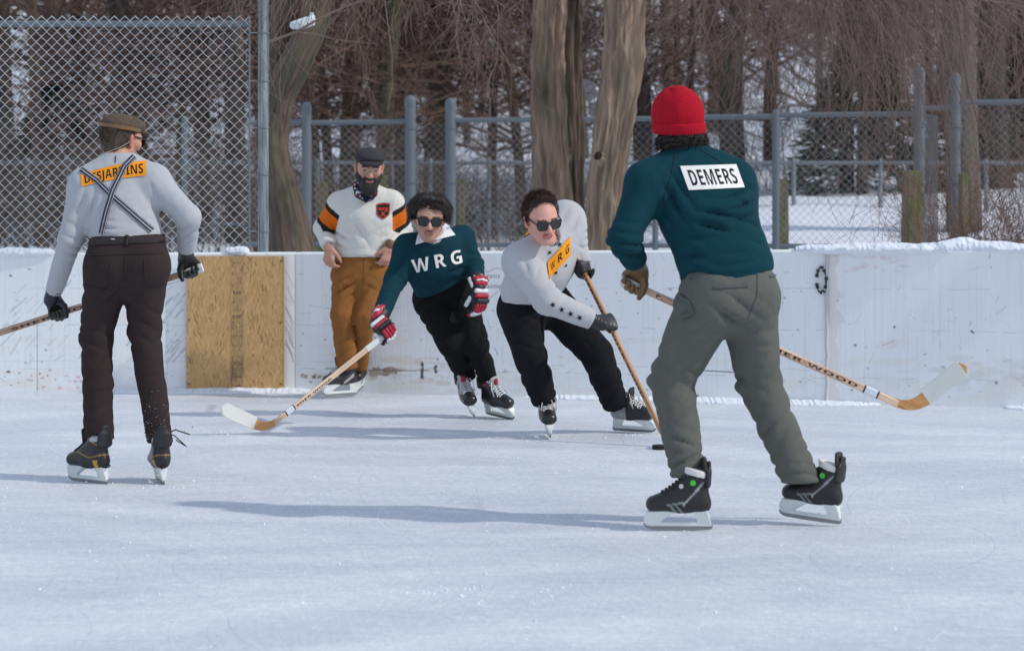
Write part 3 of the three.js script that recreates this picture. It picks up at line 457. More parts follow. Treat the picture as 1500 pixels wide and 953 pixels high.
// a bare branch with side twigs, into buffer b
function bough(b, r, p, dir, len, rad, depth, droop, col, sides = 3, wild = 0.35) {
  const n = (depth > 1 ? 4 : depth === 1 ? 3 : 2) + (sides > 3 ? 2 : 0), pts = [p], rads = [rad]; let d = nrm3(dir), q = p;
  for (let i = 1; i <= n; i++) { d = nrm3([d[0] + (r() - 0.5) * wild, d[1] + (r() - 0.5) * wild - droop, d[2] + (r() - 0.5) * wild]); q = add3(q, d, len / n); pts.push(q); rads.push(Math.max(rad * (1 - i / n * 0.75), 0.0014)); }
  const t = 0.75 + 0.5 * r(); b.tube(pts, rads, sides, [col[0] * t, col[1] * t, col[2] * t], false);
  if (depth > 0) { const m = depth > 1 ? 4 + (r() * 4 | 0) : 3 + (r() * 4 | 0); for (let k = 0; k < m; k++) { const f = 0.2 + 0.8 * r(), i = Math.min(n - 1, f * n | 0), s = mix3(pts[i], pts[i + 1], f * n - i), e = nrm3(sub3(pts[i + 1], pts[i])), a = r() * 6.283, u = perp(Math.abs(e[1]) < 0.9 ? [0, 1, 0] : [1, 0, 0], e), w = crs3(e, u), sp = 0.5 + 0.6 * r(); bough(b, r, s, [e[0] + (u[0] * Math.cos(a) + w[0] * Math.sin(a)) * sp, e[1] + (u[1] * Math.cos(a) + w[1] * Math.sin(a)) * sp, e[2] + (u[2] * Math.cos(a) + w[2] * Math.sin(a)) * sp], len * (0.4 + 0.3 * r()), rads[i] * 0.6, depth - 1, droop * 1.1, col, sides, wild * 1.15); } }
}
const twigMat = mat(0xffffff, 0.9, { vertexColors: true }), twigC = [0.19, 0.135, 0.112];
const BARK = [0.115, 0.086, 0.064];
function nearTree(label, stems, seed, boughs) {
  const base = stems[0].pts[0], T = thing('bare_tree', label, 'tree', base), r = rng(seed);
  stems.forEach((s, i) => obj(i ? 'limb' : 'trunk', trunkGeo(s.pts.map((p) => sub3(p, base)), s.rad, s.sides || 96, s.rings || 130, s.depth || 0.009, s.tone || BARK, seed + i * 3), barkMat, T));
  const b = new Buf(); for (const [p, d, len, rad, droop, depth] of boughs) bough(b, r, sub3(p, base), d, len, rad, depth ?? 3, droop, twigC, 4);
  if (boughs.length) obj('crown', b.geo(), twigMat, T); return T;
}
{
  const r = rng(90), rb = (n, fn) => Array.from({ length: n }, (_, i) => fn(i));
  // leaning tree beside the tall fence post: forks at about head height
  nearTree('dark leaning tree forking beside the tall galvanised post', [
    { pts: [[-1.64, .365, -19.6], [-1.671, .881, -19.6], [-1.743, 1.345, -19.6], [-1.825, 1.811, -19.7], [-1.794, 1.992, -19.7]], rad: [0.25, 0.21, 0.165, 0.12, 0.125], depth: 0.006 },
    { pts: [[-1.804, 1.863, -19.7], [-1.763, 2.122, -19.7], [-1.62, 2.408, -19.6], [-1.496, 2.686, -19.6], [-1.434, 3.151, -19.6], [-1.289, 4.079, -19.6]], rad: [0.11, 0.125, 0.105, 0.09, 0.085, 0.05], depth: 0.005 },
    { pts: [[-1.819, 1.864, -19.75], [-1.829, 2.28, -19.75], [-1.761, 2.646, -19.8], [-1.719, 3.063, -19.8], [-1.833, 3.909, -19.9]], rad: [0.10, 0.10, 0.09, 0.085, 0.05], depth: 0.005 },
  ], 3, [[[-1.818, 2.506, -19.3], [1, 0.55, 0.1], 1.1, 0.012, -0.02, 1], ...rb(6, () => [add3([-1.651, 3.151, -19.6], [r() * 0.3, r() * 0.8, 0]), [r() - 0.2, 0.2, r() - 0.5], 1.5 + r(), 0.022, 0.12, 3])]);
  snowLumps('snow_clump', 'snow caught in the fork of the leaning tree', [[...[-1.582, 2.64, -19.52], 0.065, 0.022, 0.04], [...[-1.541, 2.676, -19.52], 0.045, 0.025, 0.04], [...[-1.505, 2.717, -19.52], 0.025, 0.045, 0.035], [...[-1.639, 2.651, -19.52], 0.025, 0.018, 0.03]], 5);
  // twin trees in the middle
  nearTree('twin-stemmed bare tree with furrowed bark behind the wall', [
    { pts: [[.379, .307, -20.6], [.352, .958, -20.6], [.314, 1.608, -20.6], [.287, 2.259, -20.6], [.304, 2.909, -20.6], [.314, 3.885, -20.6]], rad: [0.17, 0.145, 0.135, 0.125, 0.12, 0.08], depth: 0.030, tone: [0.27, 0.195, 0.14] },
    { pts: [[.484, .29, -20.9], [.473, .95, -20.9], [.484, 1.83, -20.9], [.473, 2.435, -20.9], [.484, 2.93, -20.9], [.528, 4.03, -20.9]], rad: [0.12, 0.10, 0.09, 0.085, 0.08, 0.06], depth: 0.022, tone: [0.15, 0.108, 0.08] },
  ], 11, [...rb(10, () => [add3([.272, 3.298, -20.7], [r() * 0.32, r() * 0.95, 0]), [1.6 * (r() - 0.55), 0.1, r() - 0.4], 1.9 + 1.2 * r(), 0.024, 0.13, 3])]);
  nearTree('thick bare tree leaning away with ridged brown bark and a sawn knot', [
    { pts: [[.702, .348, -19.9], [.702, .95, -19.9], [.728, 1.448, -19.9], [.796, 1.971, -19.9], [.859, 2.443, -19.9], [.869, 2.862, -19.9], [.943, 3.804, -19.9]], rad: [0.135, 0.125, 0.13, 0.135, 0.145, 0.15, 0.10], depth: 0.032, tone: [0.29, 0.21, 0.15] },
    { pts: [[.732, 1.552, -19.86], [.677, 1.646, -19.78], [.654, 1.666, -19.72]], rad: [0.06, 0.05, 0.034], rings: 14, sides: 18, depth: 0.002, tone: [0.30, 0.22, 0.16] },
  ], 17, [...rb(8, () => [add3([.812, 3.281, -19.9], [r() * 0.26, r() * 0.8, 0]), [1.2 + r(), 0.25, 0.8 * (r() - 0.5)], 2.2 + 1.4 * r(), 0.026, 0.12, 3]), ...rb(6, () => [add3([.786, 3.176, -19.9], [r() * 0.26, r() * 0.8, 0]), [r() - 0.5, 0, 0.5 * (r() - 0.2)], 1.5, 0.018, 0.16, 2])]);
  // wide tree right of the park fence, whose thin boughs hang into view
  nearTree('broad tree with long drooping twigs behind the gate posts', [
    { pts: [[5.417, .195, -31], [5.401, 1.174, -31], [5.368, 2.397, -31], [5.335, 3.621, -31], [5.303, 5.742, -31]], rad: [0.23, 0.2, 0.18, 0.175, 0.14], depth: 0.012, tone: [0.12, 0.095, 0.08] },
    { pts: [[5.303, 5.579, -31], [4.274, 5.847, -28], [3.02, 6.063, -25.5], [1.934, 6.207, -24.5]], rad: [0.12, 0.10, 0.07, 0.04], rings: 30, sides: 16, depth: 0.004 },
    { pts: [[5.319, 5.579, -31], [5.175, 5.85, -28.5], [4.995, 5.879, -26]], rad: [0.11, 0.09, 0.05], rings: 24, sides: 16, depth: 0.004 },
  ], 23, rb(58, (i) => { const x = 1.75 + 4.0 * (i / 57) + r() * 0.3, z = -26 - r() * 4; return [[x, 4.4 + r() * 0.4, z], [(r() - 0.62) * 1.5, -0.35 - 0.3 * r(), (r() - 0.5) * 0.9], 1.3 + 1.1 * r(), 0.011, 0.05 + 0.06 * r(), 2]; }));
}
{ // the wood behind: seven kinds of bare tree, set out one by one
  const kinds = [];
  for (let k = 0; k < 6; k++) {
    const r = rng(200 + k * 13), lean = (r() - 0.5) * 1.9, R = 0.075 + 0.045 * (k % 3), bend = (r() - 0.5) * 0.9, H = 7;
    const pts = [[0, -0.4, 0], [lean * 0.15 + bend * 0.3, 1.6, 0], [lean * 0.5, 3.4, (r() - 0.5) * 0.4], [lean * 0.9 + bend * 0.4, 5.4, (r() - 0.5) * 0.5], [lean * 1.4, H, 0]];
    const tone = [[0.085, 0.066, 0.055], [0.11, 0.078, 0.06], [0.075, 0.062, 0.055], [0.125, 0.085, 0.063], [0.09, 0.08, 0.05], [0.07, 0.056, 0.05]][k];
    const trunk = trunkGeo(pts, [R * 1.25, R, R * 0.9, R * 0.75, R * 0.5], 14, 30, 0.008, tone, k * 5);
    const c = new THREE.CatmullRomCurve3(pts.map(V)), b = new Buf();
    for (let i = 0; i < 54; i++) { const t = 0.16 + 0.74 * Math.pow(r(), 0.8), p = c.getPointAt(t).toArray(), a = r() * 6.283; bough(b, r, p, [Math.cos(a), 0.35 + 0.7 * (r() - 0.35), Math.sin(a)], 1.4 + 1.7 * r(), 0.022 + 0.016 * r(), 2, 0.02 + 0.06 * r(), [0.15, 0.092, 0.07], 3, 0.5); }
    const b2 = new Buf(); for (let i = 0; i < 27; i++) { const t = 0.12 + 0.6 * r(), p = c.getPointAt(t).toArray(), a = r() * 6.283; bough(b2, r, p, [Math.cos(a), 0.2 + 0.6 * (r() - 0.35), Math.sin(a)], 1.6 + 1.7 * r(), 0.03, 2, 0.03, [0.15, 0.092, 0.07], 3, 0.5); }
    kinds.push([trunk, b.geo(), b2.geo()]);
  }
  const say = ['slim dark bare tree of the wood behind the fences', 'reddish bare tree of the wood behind the fences', 'straight grey-brown tree of the wood behind the fences', 'stout russet tree of the wood behind the fences', 'mossy olive-barked tree of the wood behind the fences', 'thin blackish tree of the wood behind the fences'];
  const r = rng(707), spots = [];
  for (const [u, d, k, s] of [[60, 36, 3, 1.1], [120, 42, 1, 1], [205, 37, 5, 1], [300, 40, 0, 1.1], [350, 36, 2, 0.9], [455, 38, 1, 1], [487, 41, 3, 1], [508, 44, 4, 1], [560, 36.5, 4, 1], [590, 46, 1, 1.1], [640, 40, 2, 1.2], [655, 48, 5, 1], [720, 43, 0, 1], [770, 38, 3, 1], [845, 50, 1, 1], [950, 39, 5, 1], [1010, 44, 0, 1], [1075, 38, 2, 1], [1130, 47, 1, 1], [1240, 38, 0, 1.25], [1285, 45, 5, 1], [1370, 42, 3, 1], [1460, 38, 2, 1.2], [1490, 46, 1, 1], [10, 47, 2, 1], [165, 50, 4, 1], [262, 48, 3, 1], [400, 52, 0, 1]]) spots.push([(u - 750) / 3800 * d, -d, k, s]);
  for (let i = 0; i < 34; i++) { const d = 50 + 40 * i / 34 + r() * 4, u = ((i * 0.618034 + 0.1 * r()) % 1) * 1640 - 70; spots.push([(u - 750) / 3800 * d, -d, i % 6, 0.9 + 0.4 * r()]); }
  for (const [x, z, k] of [[-11.5, -38, 1], [-13.2, -44, 3], [-16, -52, 0], [-12.6, -50, 2], [10.4, -38, 3], [12.3, -45, 0], [14.2, -53, 1], [11.8, -51, 5]]) spots.push([x, z, k, 1.05]);
  for (const [x, z, k, s] of spots) {
    const T = thing('bare_tree', say[k], 'tree', [x, groundY(x, z), z], `wood trees, kind ${'abcdef'[k]}`); T.userData.group = say[k].replace('tree', 'trees');
    obj('trunk', kinds[k][0], barkMat, T); obj('crown', kinds[k][z < -47 ? 2 : 1], twigMat, T); T.rotation.y = r() * 6.283; T.scale.set(s, s * (0.95 + 0.1 * r()), s);
  }
  // two dark evergreens low in the wood
  const needle = mat([0.035, 0.05, 0.03], 0.95, { vertexColors: true });
  const ever = (label, x, z, h, w, seed) => {
    const q = rng(seed), T = thing('evergreen_tree', label, 'tree', [x, groundY(x, z) - 0.1, z], null), b = new Buf();
    obj('trunk', trunkGeo([[0, -0.3, 0], [0, h * 0.5, 0], [0, h * 0.96, 0]], [0.1, 0.07, 0.02], 10, 12, 0.005, [0.08, 0.065, 0.05], seed), barkMat, T);
    for (let i = 0; i < 1500; i++) { const t = Math.pow(q(), 0.8), a = q() * 6.283, R = w * (1 - t) * (0.35 + 0.65 * q()), y = 0.15 + t * h - R * 0.25, p = [Math.cos(a) * R, y, Math.sin(a) * R], g = 0.7 + 0.6 * q(); for (let m = 0; m < 2; m++) { const l = 0.16 + 0.16 * q(), e = nrm3([Math.cos(a) + q() - 0.5, -0.2 + (q() - 0.5) * 0.8, Math.sin(a) + q() - 0.5]), s = perp([q() - 0.5, 1, q() - 0.5], e), c = [g, g, g]; const o = b.vert(add3(p, s, 0.03), c); b.vert(add3(p, s, -0.03), c); b.vert(add3(p, e, l), c); b.i.push(o, o + 1, o + 2); } }
    obj('crown', b.geo(), needle, T);
  };
  ever('dark evergreen low in the wood beyond the gate posts', 5.0, -37, 2.6, 1.3, 5); ever('dark evergreen low in the wood right of the drooping-twig tree', 7.6, -40, 2.4, 1.6, 6); ever('dark evergreen low in the wood behind the tall fence panel', -7.2, -41, 2.2, 1.6, 7);
  // brown leafless shrub beside the thin timber post
  const S = thing('bare_shrub', 'brown leafless shrub tangled over the wall by the fence', 'shrub', [3.55, 0.4, -18.6]), sb = new Buf(), q = rng(19);
  for (let i = 0; i < 70; i++) bough(sb, q, [(q() - 0.5) * 1.1, 0.1, (q() - 0.5) * 0.7], [q() - 0.62, 1.1 + q() * 0.6, q() - 0.5], 0.55 + 0.6 * q(), 0.005, 2, 0.03, [0.15, 0.088, 0.058], 3, 0.6);
  obj('stems', sb.geo(), twigMat, S);
  // leafless undergrowth behind the fences
  const bush = [0, 1, 2].map((k) => { const w = rng(400 + k), b = new Buf(); for (let i = 0; i < 25; i++) bough(b, w, [(w() - 0.5) * 1.6, 0, (w() - 0.5) * 1.0], [w() - 0.5, 0.9 + w() * 0.5, w() - 0.5], 0.55 + 0.75 * w(), 0.008, 2, 0.02, [0.115, 0.082, 0.064], 3, 0.7); return b.geo(); });
  const bs = rng(410); [[-9.4, -37], [-7.9, -36.2], [-6.6, -37], [-5.2, -36], [-3.9, -36.8], [-2.6, -36], [-1.3, -36.9], [-0.2, -36.2], [-7.6, -30.4], [-6.5, -29.8], [-5.4, -30.6], [-4.4, -30], [-3.3, -30.5], [-2.3, -29.9], [-1.2, -30.6], [-0.2, -30.1], [0.8, -30.5], [-6.9, -31.6], [-4.9, -31.8], [-2.8, -31.6], [-0.7, -31.7], [1.1, -37], [2.3, -36.6], [-8.6, -34.6], [-5.8, -34.8], [-3.2, -34.7], [-1.9, -35], [0.4, -34.8], [4.4, -38.5], [6.0, -39], [7.4, -38.2], [3.3, -40]].forEach(([x, z], i) => { const T = thing('bare_shrub', 'low leafless bush of the undergrowth behind the fences', 'shrub', [x, groundY(x, z) - 0.05, z], 'undergrowth bushes behind the fences'); obj('stems', bush[i % 3], twigMat, T); T.rotation.y = bs() * 6; const s = 0.9 + 0.5 * bs(); T.scale.set(s, s, s); });
  // snow heaps and snow lodged in the wood
  for (const [p, s, l] of [[[1.158, 2.889, -40], 0.13, 'bright snow lodged in a fork between the twin tree and the thick tree'], [[1.284, 2.553, -40], 0.11, 'snow lodged on a stump between the twin tree and the thick tree']]) snowLumps('snow_clump', l, [[...p, s, s * 1.1, s], [p[0] + 0.06, p[1] - 0.1, p[2], s * 0.8, s * 0.7, s]], s * 50);
}

// ---------- people: shared builders ----------
const skinMat = new THREE.MeshPhysicalMaterial({ color: 0xffffff, vertexColors: true, roughness: 0.55, sheen: 0.2, side: THREE.DoubleSide });
const hairMat = new THREE.MeshPhysicalMaterial({ color: 0xffffff, vertexColors: true, roughness: 0.6, side: THREE.DoubleSide });
const leather = mat(0xffffff, 0.42, { vertexColors: true });
const steel = mat([0.55, 0.57, 0.6], 0.3, { metalness: 0.9 }), runner = mat([0.26, 0.27, 0.28], 0.4, { metalness: 0.7 });
const plasticW = mat([0.72, 0.76, 0.76], 0.38);
function headBones(F, neck, nr = 0.056) {
  const c = (a, b, ra, rb, k) => cap(F.at(a), F.at(b), ra * F.s, (rb ?? ra) * F.s, { k });
  const adds = [egg(F, [0, 0.035, -0.012], [0.076, 0.086, 0.095]), ell(F.at([0, 0.02, 0.036]), F.at([0, -0.062, 0.042]), F.x, 0.061 * F.s, 0.055 * F.s, 0.043 * F.s, 0.042 * F.s, { k: 0.03 }), cap(F.at([0, -0.05, -0.02]), neck, nr * F.s, nr * 1.12, { k: 0.03 })];
  adds.push(c([0, -0.088, 0.062], [0, -0.09, 0.066], 0.023, 0.022, 0.022));
  for (const s of [-1, 1]) adds.push(c([s * 0.052, -0.042, 0.008], [s * 0.016, -0.089, 0.058], 0.021, 0.018, 0.022), c([s * 0.043, -0.006, 0.068], [s * 0.05, 0.0, 0.05], 0.021, 0.02, 0.02), c([s * 0.034, 0.009, 0.078], [s * 0.034, 0.009, 0.078], 0.0135, 0.0135, 0.006), c([s * 0.079, 0.022, -0.012], [s * 0.076, -0.024, -0.004], 0.013, 0.009, 0.006), c([s * 0.011, -0.024, 0.1], [s * 0.011, -0.023, 0.099], 0.009, 0.009, 0.008));
  adds.push(c([-0.04, 0.03, 0.078], [0.04, 0.03, 0.078], 0.012, 0.012, 0.02), c([0, 0.022, 0.09], [0, -0.02, 0.113], 0.008, 0.0125, 0.012), c([-0.019, -0.049, 0.09], [0.019, -0.049, 0.09], 0.006, 0.006, 0.008), c([-0.016, -0.059, 0.088], [0.016, -0.059, 0.088], 0.0065, 0.0065, 0.008));
  const subs = [-1, 1].map((s) => ({ ...c([s * 0.034, 0.012, 0.104], [s * 0.034, 0.012, 0.104], 0.0155), k: 0.012 }));
  subs.push({ ...c([-0.014, -0.054, 0.104], [0.014, -0.054, 0.104], 0.0042), k: 0.004 });
  return [adds, subs];
}
function skinTone(F, skin, o = {}) {
  const lip = o.lip || [skin[0] * 0.85, skin[1] * 0.55, skin[2] * 0.6], brow = o.brow || [0.02, 0.015, 0.012];
  return (p) => {
    const [x, y, z] = F.local(p), n = 1 + 0.05 * noise(p[0] * 60, p[1] * 60, p[2] * 60); let c = skin.map((v) => v * n);
    const blend = (q, t) => { c = mix3(c, q, t); };
    blend([skin[0] * 1.02, skin[1] * 0.78, skin[2] * 0.74], 0.55 * Math.exp(-(Math.pow((Math.abs(x) - 0.045) / 0.022, 2) + Math.pow((y + 0.012) / 0.022, 2))) * (z > 0 ? 1 : 0)); // flushed cheeks
    if (z > 0.09) blend([skin[0], skin[1] * 0.75, skin[2] * 0.72], 0.5 * Math.exp(-(x * x + Math.pow(y + 0.02, 2)) / 0.0003));
    if (Math.abs(x) > 0.074 && Math.abs(y) < 0.04) blend([skin[0] * 1.02, skin[1] * 0.62, skin[2] * 0.6], 0.7);
    if (z > 0.07 && Math.abs(x) < 0.026 && Math.abs(y + 0.054) < 0.012) blend(lip, 0.85);
    if (z > 0.05 && Math.abs(Math.abs(x) - 0.033) < 0.022 && Math.abs(y - 0.036 + Math.abs(Math.abs(x) - 0.03) * 0.15) < 0.006) blend(brow, 0.85);
    if (o.eyes && z > 0.08 && Math.abs(y - 0.009) < 0.008) { const e = Math.hypot(Math.abs(x) - 0.034, y - 0.009); if (e < 0.013) blend(e < 0.007 ? [0.02, 0.012, 0.008] : [0.38, 0.34, 0.32], 0.8); if (e < 0.016 && y > 0.0135) blend(brow, 0.6); }
    const st = o.stubble || 0; if (st) { const m = sstep(-0.012, -0.035, y) * sstep(-0.01, 0.03, z) + (y > -0.05 && y < -0.035 && Math.abs(x) < 0.03 && z > 0.08 ? 0.6 : 0); if (!(Math.abs(x) < 0.024 && Math.abs(y + 0.054) < 0.011)) blend(brow, st * clamp(m) * (0.75 + 0.25 * noise(p[0] * 300, p[1] * 300, p[2] * 300))); }
    return c;
  };
}
function makeBody(parent, F, neck, low, fine, skin, o) { // low: torso and limbs under the clothes; fine: bare hands
  const [a, s] = headBones(F, neck), tone = skinTone(F, skin, o), geos = [mesh(field(a, s, 0.025), 0.0046, tone), mesh(field(low, [], 0.04), 0.022, skin)];
  for (const f of fine) geos.push(mesh(field(f, [], 0.007), 0.0042, (p) => skin.map((v, i) => v * (1 + 0.08 * noise(p[0] * 50, p[1] * 50, p[2] * 50)) * [1, 0.88, 0.86][i])));
  return obj('body', mergeGeometries(geos), skinMat, parent);
}
// hand in frame H: x to the thumb, y to the fingers, z out of the palm
function handBones(H, curl = [65, 85, 50], thumb = [0.55, 0.55, 0.62], fat = 1, spread = 0.06) {
  const s = H.s, b = [ell(H.at([0.004, 0.008, 0]), H.at([0, 0.082, 0]), H.x, 0.03 * s * fat, 0.019 * s * fat, 0.041 * s * fat, 0.014 * s * fat)];
  [[0.031, 1], [0.0105, 1.1], [-0.0105, 1.02], [-0.031, 0.8]].forEach(([x, l], i) => {
    let p = [x, 0.082 - Math.abs(x) * 0.15, 0], a = 0; const sp = x * spread * 20;
    [0.043, 0.027, 0.021].forEach((L, k) => { a += (curl[k] + (i - 1.5) * 4) * Math.PI / 180; const q = [p[0] + sp * L * Math.cos(a), p[1] + Math.cos(a) * L * l, p[2] + Math.sin(a) * L * l]; b.push(cap(H.at(p), H.at(q), (0.0098 - k * 0.0008) * s * fat, (0.0092 - k * 0.001) * s * fat, { k: k ? 0.004 : 0.008 })); p = q; });
  });
  const t0 = [0.026, 0.022, 0.006], t1 = add3(t0, nrm3(thumb), 0.042), t2 = add3(t1, nrm3([thumb[0] * 0.2, thumb[1], thumb[2] + 0.25]), 0.032), t3 = add3(t2, nrm3([thumb[0] * -0.3, thumb[1], thumb[2] + 0.3]), 0.022);
  b.push(cap(H.at(t0), H.at(t1), 0.016 * s * fat, 0.0125 * s * fat), cap(H.at(t1), H.at(t2), 0.0118 * s * fat, 0.0108 * s * fat, { k: 0.006 }), cap(H.at(t2), H.at(t3), 0.0105 * s * fat, 0.0085 * s * fat, { k: 0.005 }));
  return b;
}
function grip(S, t, from, right, s = 1, r = 0.017) { // hand closed round a shaft at S; t: the way the thumb points
  const x = nrm3(t), y = perp(sub3(S, from), x), z0 = crs3(x, y), z = right ? z0 : z0.map((v) => -v), o = add3(add3(S, y, -0.078 * s), z, -(r + 0.012) * s);
  return frame(o, x, y, z, s);
}
function glove(parent, H, wristDir, colour, o = {}) { // leather glove with a short cuff
  const w = H.at([0, 0.0, 0]), e = add3(w, wristDir, o.cuff ?? 0.07), bones = [...handBones(H, o.curl, o.thumb, 1.22, 0.02), cap(add3(w, wristDir, -0.01), e, 0.036, 0.042, { cuts: [[e, wristDir]] })];
  const g = sub('glove', parent), F = field(bones, [], 0.012, folds([[w, wristDir, 0.07, 45, 0.003], [H.at([0, 0.05, 0]), H.y, 0.06, 50, 0.0018]], 0.0008, 3));
  obj('hand', mesh(F, 0.0048, fibre(colour, 0.12, 60)), leather, g);
  const hem = field([cap(add3(w, wristDir, 0.05), e, 0.041, 0.044, { cuts: [[e, wristDir], [add3(w, wristDir, (o.cuff ?? 0.07) - 0.022), wristDir.map((v) => -v)]] })]);
  obj('cuff', mesh(hem, 0.0048, fibre(o.cuffColour || colour.map((v) => v * 0.8), 0.1, 60)), leather, g); return g;
}
function hockeyGlove(parent, H, curl, wristDir) { // padded: black palm, red and white rolls on the back, flared cuff
  const g = sub('hockey_glove', parent), col = (c) => mat(c, 0.5), red = col([0.42, 0.012, 0.04]), white = col([0.75, 0.76, 0.78]), black = col([0.012, 0.012, 0.016]), C = (a, b, ra, rb = ra, o) => cap(H.at(a), H.at(b), ra, rb, o);
  const w = H.at([0, -0.005, 0]), e = add3(w, wristDir, 0.1);
  obj('palm', mesh(field(handBones(H, curl, [0.6, 0.6, 0.5], 1.35, 0.03), [], 0.012), 0.005), black, g);
  obj('cuff', mesh(field([ell(w, e, H.x, 0.044, 0.04, 0.062, 0.056, { cuts: [[e, wristDir, 0.01]] })]), 0.005), black, g);
  const cz = (k, x0, x1, m, r = 0.016, out = 0.046) => { const c = add3(w, wristDir, k), p = (x) => add3(add3(c, H.x, x), H.z, -out * Math.sqrt(Math.max(0.05, 1 - Math.pow(x / 0.064, 2)))); return obj('cuff_panel', mesh(field([cap(p(x0), p((x0 + x1) / 2), r), cap(p((x0 + x1) / 2), p(x1), r)], [], 0.02), 0.005), m, g); };
  cz(0.078, -0.036, 0.036, red, 0.02); cz(0.04, -0.03, 0.03, red, 0.018, 0.042); cz(0.058, -0.034, 0.034, white, 0.011, 0.054); cz(0.098, -0.045, 0.045, white, 0.009, 0.05);
  obj('side_panel', mesh(field([cap(add3(add3(w, wristDir, 0.085), H.x, 0.055), add3(add3(w, wristDir, 0.02), H.x, 0.044), 0.014, 0.012)]), 0.005), white, g);
  obj('side_panel', mesh(field([cap(add3(add3(w, wristDir, 0.085), H.x, -0.055), add3(add3(w, wristDir, 0.02), H.x, -0.044), 0.014, 0.012)]), 0.005), white, g);
  [[0.012, white], [0.04, red], [0.068, black]].forEach(([y, m]) => obj('back_roll', mesh(field([ell(H.at([-0.036, y, -0.024]), H.at([0.036, y, -0.024]), H.y, 0.016, 0.015)]), 0.005), m, g));
  [[0.031, 1], [0.0105, 1.1], [-0.0105, 1.02], [-0.031, 0.8]].forEach(([x, l], i) => { let p = [x, 0.085, -0.004], a = 0; [0.046, 0.03, 0.022].forEach((L, k) => { a += (curl[k] + (i - 1.5) * 4) * Math.PI / 180; const q = [p[0], p[1] + Math.cos(a) * L * l, p[2] + Math.sin(a) * L * l], out = [0, -Math.sin(a) * -0.009, -Math.cos(a) * 0.009]; out[1] = Math.sin(a) * 0.009; obj('finger_roll', mesh(field([C(add3(p, out), add3(mix3(p, q, 0.8), out), 0.0125, 0.0115)]), 0.0045), k % 2 ? white : red, g); p = q; }); });
  obj('thumb_roll', mesh(field([C([0.052, 0.045, 0.018], [0.066, 0.082, 0.042], 0.016, 0.013)]), 0.0045), white, g);
  return g;
}
// ice skate: toe along +x, ice at y = 0
const holderGeo = (() => {
  const s = new THREE.Shape(); s.moveTo(-0.138, 0.019); s.lineTo(-0.128, 0.06); s.lineTo(-0.116, 0.092); s.lineTo(-0.03, 0.09); s.lineTo(-0.026, 0.08); s.lineTo(0.02, 0.076); s.lineTo(0.03, 0.082); s.lineTo(0.13, 0.078); s.quadraticCurveTo(0.152, 0.05, 0.142, 0.03); s.quadraticCurveTo(0.138, 0.023, 0.12, 0.02); s.lineTo(-0.138, 0.019);
  const h = new THREE.Path(); h.moveTo(-0.078, 0.033); h.quadraticCurveTo(-0.076, 0.068, -0.052, 0.0865); h.lineTo(-0.03, 0.085); h.lineTo(-0.024, 0.0765); h.lineTo(0.018, 0.0735); h.quadraticCurveTo(0.05, 0.058, 0.078, 0.033); h.lineTo(-0.078, 0.033); s.holes.push(h);
  const g = new THREE.ExtrudeGeometry(s, { depth: 0.012, bevelEnabled: true, bevelThickness: 0.004, bevelSize: 0.003, bevelSegments: 2, steps: 1, curveSegments: 6 }); g.translate(0, 0, -0.006);
  const p = g.attributes.position; for (let i = 0; i < p.count; i++) { const y = p.getY(i); p.setZ(i, p.getZ(i) * (0.6 + 1.9 * sstep(0.03, 0.09, y))); } g.computeVertexNormals(); return g;
})();
const bladeGeo = (() => { const s = new THREE.Shape(); s.moveTo(-0.144, 0.024); s.quadraticCurveTo(-0.148, 0.002, -0.13, 0.001); s.quadraticCurveTo(0, -0.002, 0.11, 0.001); s.quadraticCurveTo(0.148, 0.006, 0.15, 0.028); s.lineTo(0.138, 0.03); s.lineTo(0.12, 0.024); s.lineTo(-0.144, 0.024); const g = new THREE.ExtrudeGeometry(s, { depth: 0.005, bevelEnabled: false, curveSegments: 8 }); g.translate(0, 0.0005, -0.0025); return g; })();
const I3 = frame([0, 0, 0], [1, 0, 0], [0, 1, 0], [0, 0, 1]);
function bootField() {
  const flat = [[[0, 0.079, 0], [0.02, -1, 0], 0.012]];
  return field([ell([-0.082, 0.122, 0], [-0.01, 0.118, 0], [0, 0, 1], 0.038, 0.05, 0.041, 0.046, { cuts: flat }), ell([-0.01, 0.118, 0], [0.1, 0.11, 0], [0, 0, 1], 0.042, 0.045, 0.043, 0.034, { cuts: flat }), ell([-0.07, 0.13, 0], [-0.08, 0.225, 0], [0, 0, 1], 0.038, 0.05, 0.042, 0.054, { cuts: [[[-0.08, 0.232, 0], nrm3([0.22, 1, 0]), 0.012]] }), ell([0.055, 0.125, 0], [-0.045, 0.2, 0], [0, 0, 1], 0.034, 0.036, 0.036, 0.036, { k: 0.03 }), egg(I3, [-0.118, 0.11, 0], [0.02, 0.03, 0.03], { k: 0.02, cuts: flat })], [], 0.035);
}
const BOOT = bootField();
const toeField = field([ell([0.06, 0.118, 0], [0.103, 0.11, 0], [0, 0, 1], 0.044, 0.046, 0.0455, 0.0365, { cuts: [[[0, 0.077, 0], [0.02, -1, 0], 0.012], [[0.078, 0, 0], nrm3([-1, -0.25, 0])]] })]);
const bootTongue = field([ell([0.0, 0.175, 0], [0.012, 0.262, 0], [0, 0, 1], 0.034, 0.012, 0.036, 0.009)], [], 0.02), bootGuard = field([ell([-0.122, 0.19, 0], [-0.13, 0.285, 0], [0, 0, 1], 0.032, 0.012, 0.024, 0.009), ell([-0.118, 0.2, 0], [-0.122, 0.245, 0], [0, 0, 1], 0.04, 0.014, 0.034, 0.014)], [], 0.02);
const toeGeo = mesh(toeField, 0.006), tongueGeo = mesh(bootTongue, 0.0045), guardGeo = mesh(bootGuard, 0.0045);
